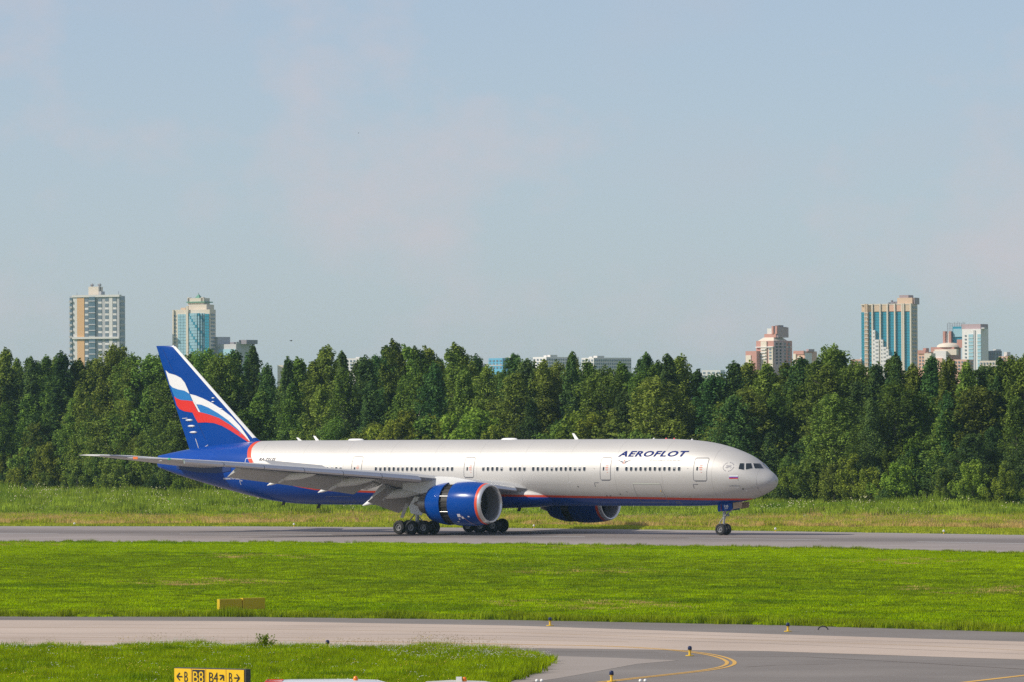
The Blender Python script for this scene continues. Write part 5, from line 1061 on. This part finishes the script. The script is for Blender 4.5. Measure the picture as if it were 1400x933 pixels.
def edge_dist(P, line):
    d = np.full(len(P), 1e9)
    for a, c in zip(line, line[1:]):
        a, c = np.array(a), np.array(c); v = c - a; t = np.clip(((P - a) @ v) / (v @ v), 0, 1); d = np.minimum(d, np.linalg.norm(P - a - t[:, None] * v, axis=1))
    return d

M_LAWN = blade_mat('mown_grass', (.17, .30, .002), (.36, .50, .001), (.245, .39, .001), .05, .18, stretch=(.35, 2.2))
M_LAWND = blade_mat('mown_grass_older', (.125, .215, .008), (.23, .32, .008), (.175, .265, .007), .05, .2, stretch=(.35, 2.2))
M_EDGE = blade_mat('edge_grass', (.16, .25, .008), (.28, .35, .012), (.21, .30, .01), .3, .25)
M_TALL = blade_mat('tall_grass', (.14, .25, .005), (.30, .40, .005), (.215, .33, .005), .22, .3)
M_DRY = blade_mat('dry_grass', (.44, .35, .08), (.64, .46, .17), (.54, .42, .11), .07, .2, stretch=(.4, 2))
M_HERB = blade_mat('meadow_herbs', (.11, .22, .018), (.31, .40, .04), (.19, .30, .024), .06, .25)
M_STRIP = blade_mat('short_verge', (.28, .35, .015), (.42, .46, .04), (.34, .40, .025), .08, .15, stretch=(.4, 2))
M_UMB = mat('umbel_cream', (.62, .58, .34), .9); M_DAISY = mat('daisy_white', (.72, .72, .68), .9); M_SEED = mat('seed_head_brown', (.34, .25, .12), .9); M_BUTTER = mat('buttercup_yellow', (.65, .5, .06), .8)

# mown field between taxiway and runway
FIELD = [(x, y - .0) for x, y in RW_N] + [(x, y) for x, y in TX_F[::-1]]
P = grid(FIELD, .95); dT, dR = edge_dist(P, TX_F), edge_dist(P, RW_N); n = len(P)
var = RNG.integers(0, 3, n); s = RNG.uniform(.8, 1.15, n); hs = s * RNG.uniform(.8, 1.2, n)
hs *= 1 + .35 * np.sin(P[:, 0] * .9 + 2 * np.sin(P[:, 1] * .11)) * np.sin(P[:, 1] * .31 + np.sin(P[:, 0] * .37)) 
lawn = [blades('lawn_patch', 1.25, 170, .07, .17, .035, .6, 300 + i, [M_LAWN]) for i in range(3)]
lawn += [blades('edge_patch', .8, 110, .14, .38, .03, .5, 310 + i, [M_EDGE]) for i in range(2)]
lawn += [blades('dark_lawn_patch', 1.25, 170, .07, .16, .035, .6, 306 + i, [M_LAWND]) for i in range(2)] + [blades('dry_lawn_patch', 1.2, 90, .06, .14, .03, .8, 308, [M_DRY])] + [blades('flower_patch', 1.2, 120, .08, .17, .035, .6, 320, [M_LAWN, M_DAISY, M_BUTTER], (2, .022, 1, .19))]
fr = (dT < 4.5) & (RNG.random(n) < .9); var[fr] = RNG.integers(3, 5, fr.sum()); hs[fr] *= np.clip(1.35 - dT[fr] * .2, .55, 1.3)
fr = (dR < 2.2) & (RNG.random(n) < .45); var[fr] = 3; hs[fr] *= .75
dk = dR + 9 * np.sin(P[:, 0] * .06 + .8) + 6 * np.sin(P[:, 0] * .17) + RNG.normal(0, 6, n); ok = var < 3
mid = ok & (dk > 38) & (dk < 100) & (RNG.random(n) < .72); var[mid] = RNG.integers(5, 7, mid.sum()); far_ = ok & (dk >= 100) & (RNG.random(n) < .42); var[far_] = RNG.integers(5, 7, far_.sum())
dry = ok & (np.sin(P[:, 0] * .13 + 1) * np.sin(P[:, 1] * .08 + P[:, 0] * .05) > .72) & (RNG.random(n) < .35); var[dry] = 7
fl = (var < 3) & (RNG.random(n) < .02); var[fl] = 8
scatter('field_grass', 'mown bright green grass between taxiway and runway', 'grass', P, var, np.c_[s, s, hs], lawn)
# a denser fringe of uneven tufts along both paved edges
def fringe(line, k, off0, off1, flip):
    out = []; 
    for a, c in zip(line, line[1:]):
        a, c = np.array(a), np.array(c); d = (c - a); L = np.linalg.norm(d); d /= L; nn = np.array([-d[1], d[0]]) * flip; m_ = int(L * k)
        t = RNG.random(m_) * L; out.append(a + d * t[:, None] + nn * RNG.uniform(off0, off1, m_)[:, None])
    Q_ = np.concatenate(out); return Q_[np.abs(Q_[:, 0]) < Q_[:, 1] * .111 + 2]
P = np.concatenate([fringe(TX_F, 5., -.1, 1.3, 1), fringe(RW_N, 2.0, .1, 1.0, -1)]); n = len(P); s = RNG.uniform(.4, .8, n)
cl = .75 + .5 * np.sin(P[:, 0] * .55) * np.sin(P[:, 0] * .23 + 1.3) + .25 * (RNG.random(n) < .05)
scatter('verge_tufts', 'uneven longer grass fringing the paved edges', 'grass', P, RNG.integers(0, 2, n), np.c_[s, s, s * np.clip(cl, .4, 1.5) * 1.25], [blades('tuft', .7, 60, .15, .45, .03, .6, 330 + i, [M_EDGE]) for i in range(2)])

# long grass on the near island
P = grid(ISLAND, .55); n = len(P); top = edge_dist(P, ISLAND[:8]); lump = np.sin(P[:, 0] * .8 + 1) * np.sin(P[:, 1] * .19 + P[:, 0] * .3) + .6 * np.sin(P[:, 0] * 2.1) * np.sin(P[:, 1] * .5)
s = RNG.uniform(.8, 1.15, n); hs = s * (1 + .28 * lump); var = RNG.integers(0, 3, n)
isl = [blades('long_grass', .85, 150, .12, .42, .026, .55, 340 + i, [M_TALL]) for i in range(3)]
isl += [blades('daisy_grass', .8, 110, .14, .40, .026, .5, 350, [M_TALL, M_DAISY], (5, .022, 1, .46)), blades('seed_grass', .8, 80, .16, .42, .024, .5, 351, [M_TALL, M_SEED], (10, .022, 1, .62)), blades('yellow_flowers', .8, 110, .14, .4, .026, .5, 352, [M_TALL, M_BUTTER], (3, .03, 1, .5))]
q = RNG.random(n); var[(top < 7) & (q < .40)] = 3; var[(top < 6) & (q > .62) & (P[:, 0] > -8)] = 4; var[(top < 4) & (q > .86)] = 4; var[(q > .40) & (q < .44)] = 5; var[(q > .44) & (q < .46)] = 3
scatter('island_grass', 'long wild grass with daisies on the near island', 'grass', P, var, np.c_[s, s, hs], isl, .03)

# far meadow behind the runway
MEADOW = [(x, y + .3) for x, y in RW_F] + [(TLB.x + 26, TLB.y - 38), (TLB.x + 26, TLB.y + 6), (TLA.x - 26, TLA.y + 44), (TLA.x - 30, TLA.y + 10)]
P = grid(MEADOW, 1.55); n = len(P); d = edge_dist(P, RW_F) + 5 * np.sin(P[:, 0] * .11) + RNG.normal(0, 2.5, n)
far = [blades('verge_patch', 2., 110, .10, .22, .06, .5, 360, [M_STRIP]), blades('dry_patch', 2., 120, .25, .55, .05, .4, 361, [M_DRY]), blades('dry_seed_patch', 2., 90, .25, .5, .05, .4, 362, [M_DRY, M_SEED], (14, .05, 1, .6)),
       blades('herb_patch', 2.1, 120, .35, 1.0, .13, .5, 363, [M_HERB]), blades('herb_patch', 2.1, 130, .3, .85, .12, .6, 364, [M_HERB]), blades('umbel_patch', 2.1, 90, .3, .85, .12, .5, 365, [M_HERB, M_UMB], (5, .085, 1, 1.0)), blades('dry_herb_patch', 2.0, 110, .3, .7, .07, .5, 366, [M_STRIP])]
var = np.zeros(n, int); r = RNG.random(n); s = RNG.uniform(.85, 1.2, n); hs = s * RNG.uniform(.75, 1.2, n)
var[d > 17] = np.where(r[d > 17] < .5, 1, np.where(r[d > 17] < .72, 2, 6)); k = d > 56; var[k] = np.where(r[k] < .32, 3, np.where(r[k] < .64, 4, np.where(r[k] < .69, 5, np.where(r[k] < .86, 6, 1))))
hs *= np.where(d > 52, np.clip(1.0 + .55 * np.sin(P[:, 0] * .21 + P[:, 1] * .07) * np.sin(P[:, 1] * .13) + .004 * (d - 52), .5, 2.0), 1)
scatter('meadow_growth', 'ochre grass and green weeds of the meadow behind the runway', 'meadow', P, var, np.c_[s, s, hs], far)

# ================================================================== SMALL THINGS OF THE AIRFIELD
M_LY = mat('lamp_yellow', (.70, .46, .03), .5); M_LB = mat('lamp_blue_glass', (.012, .02, .07), .15); M_BLK = mat('black_plastic', (.02, .02, .022), .5)
el = (MB().lathe([(0, .17), (.025, .17), (.03, .14)], (0, 0, 0), 'Z', 14, close=True).mesh('base_plate', M_LY), MB().lathe([(.03, .055), (.10, .05), (.20, .045), (.21, .075), (.225, .075)], (0, 0, 0), 'Z', 12, close=True).mesh('stem', M_LY), MB().lathe([(.225, .075), (.27, .082), (.33, .08), (.37, .062), (.385, .02)], (0, 0, 0), 'Z', 12, close=True).mesh('lens', M_LB, True))
for px, py, lb in ((752, 855, 'blue taxiway edge lamp at the field edge opposite the grass island tip'), (1077, 862.8, 'blue taxiway edge lamp near the black rubber arch'), (943, 896, 'blue taxiway edge lamp inside the curve of the double yellow line'), (836, 931, 'blue taxiway edge lamp beside the lower end of the yellow curve'), (448, 888, 'blue taxiway edge lamp half hidden in the island grass')):
    X, Y = ground(px, py, .03); t = thing('taxiway_light', lb, 'lamp', (X, Y, .03 if px == 448 else .008), random.random() * 6, 'blue taxiway edge lamps'); t.scale = (1.12, 1.12, 1.12)
    for nme, me in zip(('base_plate', 'stem', 'lens'), el): link(nme, me, t)
rl = (MB().lathe([(0, .10), (.03, .10), (.05, .05), (.25, .045)], (0, 0, 0), 'Z', 10, close=True).mesh('stem', M_LY), MB().lathe([(.25, .1), (.3, .15), (.45, .14), (.52, .05)], (0, 0, 0), 'Z', 10, close=True).mesh('lens', mat('clear_lens', (.65, .65, .62), .2)))
for px, py in ((102, 719.6), (402, 720.5), (730, 722.6), (1060, 727.0), (1290, 730.2)):
    X, Y = ground(px, py); t = thing('runway_light', 'small white runway edge lamp on the far verge', 'lamp', (X, Y, 0), 0, 'white runway edge lamps'); t.scale = (.75,) * 3
    for nme, me in zip(('stem', 'lens'), rl): link(nme, me, t)

# direction sign
M_SY = mat('sign_yellow', (.86, .52, .008), .45); M_SB = mat('sign_black', (.022, .022, .026), .5); M_SR = mat('sign_red_line', (.35, .10, .03), .6); M_SK = mat('sign_case', (.05, .05, .055), .5)
X, Y = ground(239, 951); sg_ = thing('taxiway_sign', 'yellow taxiway direction sign reading B, B8, B4, B with arrows', 'sign', (X, Y, .03), -math.radians(36))
kx = Y / F_PX / math.cos(math.radians(36)); SW = 101 * kx; SH = 1.02; s0 = .30
MB().box((0, 0, s0 - .03), (SW, .28, SH)).build('case', M_SK, sg_)
def sx(px): return (px - 239) * kx
for a, c, m in ((239.5, 263.6, M_SY), (264, 284, M_SY), (284.4, 312.6, M_SY), (313, 337.8, M_SY)):
    pn = MB().box((sx(a), -.03, s0 + .02), (sx(c), .0, SH - .03)).build('face_panel', m, sg_)
MB().box((sx(265.2), -.04, s0 + .05), (sx(282.6), -.028, SH - .06)).build('black_field', M_SB, sg_)
for a in (263.8, 284.2, 312.8): MB().box((sx(a) - .01, -.034, s0 + .02), (sx(a) + .01, -.0, SH - .03)).build('panel_seam', M_SR, sg_)
def sign_text(body, a, c, z0, z1, m, y=-.045):
    finish_shape(text_bm(body, sx(a), sx(c), z0, z1, bold=.0), 'lettering', m, 0, sg_, 9., lambda u, v: Vector((u, y, v)))
ZL0, ZL1 = .50, .88
sign_text('B', 254, 258.8, ZL0, ZL1, M_SB); sign_text('B8', 266.6, 281.2, ZL0 - .02, ZL1 + .02, M_SY, -.05); sign_text('B4', 289, 301.5, ZL0, ZL1, M_SB); sign_text('B', 317, 321.6, ZL0, ZL1, M_SB)
def arrow(px0, w, ang):
    c = Vector((sx(px0), 0, (ZL0 + ZL1) / 2)); L = w * kx / 2; b_ = MB()
    def seg(p, q_, t=.05):
        d = Vector((q_[0] - p[0], 0, q_[1] - p[1])); n_ = Vector((-d.z, 0, d.x)).normalized() * t / 2; a_, e_ = Vector((p[0], -.045, p[1])), Vector((q_[0], -.045, q_[1])); return [a_ - n_, e_ - n_, e_ + n_, a_ + n_]
    r = lambda x, y: (c.x + x * math.cos(ang) - y * math.sin(ang), c.z + x * math.sin(ang) + y * math.cos(ang))
    for p, q_ in (((-L, 0), (L, 0)), ((L, 0), (L - .14, .14)), ((L, 0), (L - .14, -.14))): b_.add(seg(r(*p), r(*q_)), [(0, 1, 2, 3)])
    b_.build('arrow', M_SB, sg_)
arrow(247.2, 7.6, math.pi); arrow(307, 7, math.pi / 4); arrow(328, 7.6, 0)
for a in (245, 265, 288, 312, 333): MB().tube((sx(a), .14, 0), (sx(a), .14, s0), .04, n=8).build('leg', M_SK, sg_)

# back of a two-panel sign in the field
X, Y = ground(300.5, 836); ps = thing('sign_board', 'low mustard-yellow board of two panels in the mown field', 'sign', (X, Y, 0), math.radians(24))
kk = Y / F_PX / math.cos(math.radians(24)); w1, w2 = 30.2 * kk, 29.6 * kk
M_MUS = mat('mustard_paint', (.58, .40, .004), .5, noise=.08, scale=3)
for a, w, hh in ((0, w1, .66), (w1 + .05, w2, .70)):
    pn = MB().box((a, 0, .06), (a + w, .38, hh)).build('panel', M_MUS, ps); MB().box((a - .012, .0, .05), (a + .05, -.025, hh + .012)).build('sunlit_edge_strip', M_LY, pn)  # brighter yellow strip paints a sunlit left edge on each panel
    for q in (.25, w - .25): MB().tube((a + q, .18, 0), (a + q, .18, .08), .04, n=8).build('leg', M_BLK, ps)

# black rubber arch lying on the taxiway
X, Y = ground(1125, 861.5); arc = MB()
for k in range(10):
    a0, a1 = math.pi * k / 10, math.pi * (k + 1) / 10; arc.tube((-.22 * math.cos(a0), 0, .16 * math.sin(a0)), (-.22 * math.cos(a1), 0, .16 * math.sin(a1)), .028, n=8)
o = arc.build('rubber_arch', M_BLK, None, True); o.location = (X, Y, .01); o.scale = (1.1, 1.1, 1.1); tag(o, 'small black rubber arch lying on the taxiway shoulder', 'hose')

# white twin-headed lamp posts at the near verge
for px, lb in ((737.5, 'white twin-headed post lamp near the tip of the grass island'), (879, 'white twin-headed post lamp below the yellow curve')):
    X, Y = ground(px, 958); zt = at(px, 929.5, Y).z; t = thing('twin_lamp', lb, 'lamp', (X, Y, .0), .2, 'white twin-headed post lamps')
    MB().tube((0, 0, 0), (0, 0, zt - .1), .028, n=8).build('post', M_LGREY, t); MB().box((-.11, -.02, zt - .12), (.11, .02, zt - .09)).build('crossbar', M_LGREY, t)
    for q in (-.09, .09): MB().lathe([(-.06, .05), (.02, .062), (.06, .05), (.075, .01)], (q, 0, zt - .03), 'Y', 12, close=True).build('lamp_head', M_WHITEP, t, True)

# tall flowering weed in the island grass and a pale stone in the meadow
X, Y = ground(363, 891); w_ = thing('weed_clump', 'tall bushy weed with pale flowers on the island edge', 'plant', (X, Y, .03))
rg = np.random.default_rng(5); sm = MB(); Pq = []
for k in range(26):
    a, r, hh = rg.random() * 6.28, rg.uniform(0, .45), rg.uniform(.4, .78); sm.tube((r * .3 * math.cos(a), r * .3 * math.sin(a), 0), (r * math.cos(a), r * math.sin(a), hh), .012, .006, 4); Pq.append((r * math.cos(a), r * math.sin(a), hh))
sm.build('stem', M_TALL, w_)
lv, lf_, fl_ = [], [], MB()
for c in Pq:
    for k in range(16):
        p = np.array(c) * rg.uniform(.35, 1.05) + rg.normal(0, .06, 3); t = rg.normal(size=3); t /= np.linalg.norm(t); u = np.cross(t, rg.normal(size=3)); u /= np.linalg.norm(u); z_ = .06; o_ = len(lv)
        lv += [p + t * z_, p + u * z_ * .5, p - t * z_, p - u * z_ * .5]; lf_.append((o_, o_ + 1, o_ + 2, o_ + 3))
    fl_.lathe([(-.02, .01), (0, .04), (.02, .01)], c, 'Z', 6, close=True)
link('leaves', numpy_mesh('leaves', np.array(lv), np.array(lf_), [M_TALL]), w_); fl_.build('flowers', M_UMB, w_)['kind'] = 'stuff'
for px, py, lb, sz in ((1257, 706, 'grey-white boulder lying in the far meadow', .34), (1102, 711, 'small pale stone in the ochre grass past the nose', .32)):
    bm = bmesh.new(); bmesh.ops.create_icosphere(bm, subdivisions=3, radius=1.)
    for v in bm.verts: v.co *= 1 + .18 * math.sin(v.co.x * 4 + v.co.z * 3) + .08 * math.sin(v.co.y * 9)
    me = bpy.data.meshes.new('boulder'); bm.to_mesh(me); bm.free(); me.materials.append(mat('pale_stone', (.30, .29, .28), .9, noise=.2, scale=2)); X, Y = ground(px, py); o = link('boulder', me, None, (X, Y, sz * .5), None, (sz * 1.6, sz, sz * 1.1)); tag(o, lb, 'rock')

# two birds far up in the sky
for px, py, lb, w in ((398, 466.3, 'small dark bird gliding just above the tree tops', 1.0), (490, 182, 'tiny dark bird high in the empty sky', .55)):
    p = at(px, py, 420.); bd = thing('bird', lb, 'bird', p, .5); bd.scale = (.55, .55, .55) if w == 1. else (.28, .28, .28)
    MB().loft([[(x, r * .8 * math.cos(2 * math.pi * k / 8), r * math.sin(2 * math.pi * k / 8)) for k in range(8)] for x, r in ((-.2, .01), (-.1, .035), (0, .05), (.12, .035), (.2, .008))]).build('body', M_BLK, bd, True)
    for sg in (-1, 1): MB().add([(.06, sg * .03, .02), (.02, sg * .28 * w, .10), (-.08, sg * .5 * w, .03), (-.10, sg * .25 * w, .08), (-.08, sg * .03, .02)], [(0, 1, 3, 4), (1, 2, 3)]).build('wing', M_BLK, bd)

# service vehicles whose roofs reach into the bottom of the picture
M_CARW = mat('white_car_paint', (.72, .72, .71), .3, coat=.4); M_CARC = mat('cream_car_paint', (.62, .56, .46), .35, coat=.3); M_CGL = mat('car_glass', (.02, .025, .03), .08); M_TRED = mat('red_tube_paint', (.62, .04, .02), .4); M_AMB = mat('amber_lens', (.80, .20, .01), .25)
def vehicle(name, label, px0, px1, ytop, H, body_mat, prof, Y):
    p = at(px0, ytop, Y); v = thing(name, label, 'van', (p.x, Y, .0), 0); k = Y / F_PX; W = 1.85
    side = [(x, z) for x, z in prof]; R = []
    for y, ins in ((0, .10), (.06, .03), (.16, 0), (W - .16, 0), (W - .06, .03), (W, .10)):
        cx = sum(x for x, _ in side) / len(side); cz = sum(z for _, z in side) / len(side)
        R.append([(x + (cx - x) * ins * .12, y, z + (cz - z) * ins * .35) for x, z in side])
    MB().loft(R).build('body', body_mat, v, 'auto'); return v, W
van_prof = [(-.75, .35), (4.45, .35), (4.62, .75), (4.5, 1.10), (3.95, 1.30), (3.25, 2.06), (2.9, 2.16), (2.0, 2.19), (.2, 2.19), (-.55, 2.15), (-.72, 1.6), (-.78, .8)]
Zv = (CAM_H - 2.19) * F_PX / (931.5 - hor(450)); v, W = vehicle('service_van', 'white service van with red tube frame and amber beacon on its roof', 385, 530, 931.5, 2.19, M_CARW, van_prof, Zv)
def fit_vehicle(v, W, top, beacon):
    for x in (.15, 3.55):
        for y in (.05, W - .05):
            wv = MB(); wv.lathe([(-.1, .18), (-.11, .30), (-.08, .345), (.08, .345), (.11, .30), (.1, .18)], (0, 0, 0), 'Y', 20, 0); wv.lathe([(-.09, .19), (-.05, .16), (-.06, .02)], (0, 0, 0), 'Y', 14, 1); wv.lathe([(.09, .19), (.05, .16), (.06, .02)], (0, 0, 0), 'Y', 14, 1)
            link('wheel', wv.mesh('wheel', [M_TYRE, M_RIM], 'auto'), v, (x, y, .345))
    for a, c in ((-.5, .75), (.85, 1.9), (2.0, 3.0)): MB().box((a, -.012, 1.25), (c, .02, 1.85)).build('side_window', M_CGL, v); MB().box((a, W - .02, 1.25), (c, W + .012, 1.85)).build('side_window', M_CGL, v)
    MB().add([(3.98, .15, 1.33), (3.98, W - .15, 1.33), (3.33, W - .22, 2.02), (3.33, .22, 2.02)], [(0, 1, 2, 3)]).build('windscreen', M_CGL, v)
    for y in (.25, W - .25): MB().box((4.52, y - .14, .8), (4.63, y + .14, .98)).build('headlight', M_RIM, v)
    bc = MB().lathe([(0, .07), (.03, .075), (.11, .06), (.13, .02)], (beacon, W / 2, top - .01), 'Z', 12, close=True).build('beacon', M_AMB, v, True); return bc
fit_vehicle(v, W, 2.19, 2.25)
fr = MB(); z0, z1 = 2.14, 2.30
for a, c in (((-.5, .3, z0), (-.5, .3, z1 - .12)), ((0., .3, z0), (0., .3, z1 - .12)), ((-.5, .3, z1 - .12), (0., .3, z1 - .12)), ((-.5, 1.5, z0), (-.5, 1.5, z1 - .12)), ((0., 1.5, z0), (0., 1.5, z1 - .12)), ((-.5, 1.5, z1 - .12), (0., 1.5, z1 - .12)), ((-.5, .3, z1 - .12), (-.5, 1.5, z1 - .12)), ((0, .3, z1 - .12), (0, 1.5, z1 - .12))): fr.tube(a, c, .02, n=8)
fr.build('roof_frame', M_TRED, v)
car_prof = [(-.9, .3), (3.6, .3), (3.75, .7), (3.6, .95), (2.75, 1.12), (2.1, 1.68), (1.7, 1.76), (.6, 1.80), (-.2, 1.76), (-.7, 1.2), (-.95, .8)]
Zc = (CAM_H - 1.80) * F_PX / (932.8 - hor(600)); v, W = vehicle('service_car', 'cream service car with amber beacon and white roof box', 590, 670, 932.8, 1.8, M_CARC, car_prof, Zc); v['category'] = 'car'
fit = MB().lathe([(0, .07), (.03, .075), (.12, .06), (.14, .02)], (1.05, W / 2, 1.79), 'Z', 12, close=True).build('beacon', M_AMB, v, True)
MB().box((.78, W / 2 - .1, 1.79), (.96, W / 2 + .1, 1.93)).build('roof_box', M_WHITEP, v)
for x in (0., 2.85):
    for y in (.05, W - .05):
        wv = MB(); wv.lathe([(-.1, .17), (-.11, .28), (-.08, .32), (.08, .32), (.11, .28), (.1, .17)], (0, 0, 0), 'Y', 20, 0); wv.lathe([(-.09, .18), (-.05, .15), (-.06, .02)], (0, 0, 0), 'Y', 14, 1); wv.lathe([(.09, .18), (.05, .15), (.06, .02)], (0, 0, 0), 'Y', 14, 1)
        link('wheel', wv.mesh('wheel', [M_TYRE, M_RIM], 'auto'), v, (x, y, .32))
for a, c in ((-.25, .65), (.75, 1.75)): MB().box((a, -.012, 1.15), (c, .02, 1.55)).build('side_window', M_CGL, v); MB().box((a, W - .02, 1.15), (c, W + .012, 1.55)).build('side_window', M_CGL, v)
MB().add([(2.78, .15, 1.14), (2.78, W - .15, 1.14), (2.16, W - .22, 1.64), (2.16, .22, 1.64)], [(0, 1, 2, 3)]).build('windscreen', M_CGL, v)

# ================================================================== AIR
hz = MB().box((-16000, -3500, -1.5), (16000, 15500, 108)).build('haze', None)
hz.data.materials.clear(); m = bpy.data.materials.new('summer_haze'); m.use_nodes = True; nt = m.node_tree; nt.nodes.clear()
ou = nt.nodes.new('ShaderNodeOutputMaterial'); pv = nt.nodes.new('ShaderNodeVolumePrincipled'); pv.inputs['Density'].default_value = 4.4e-5; pv.inputs['Color'].default_value = (.50, .78, 1., 1); pv.inputs['Anisotropy'].default_value = .2
nt.links.new(pv.outputs[0], ou.inputs['Volume']); hz.data.materials.append(m); tag(hz, 'thin blue summer haze over the whole airfield', None, None, 'stuff'); hz.display_type = 'WIRE'
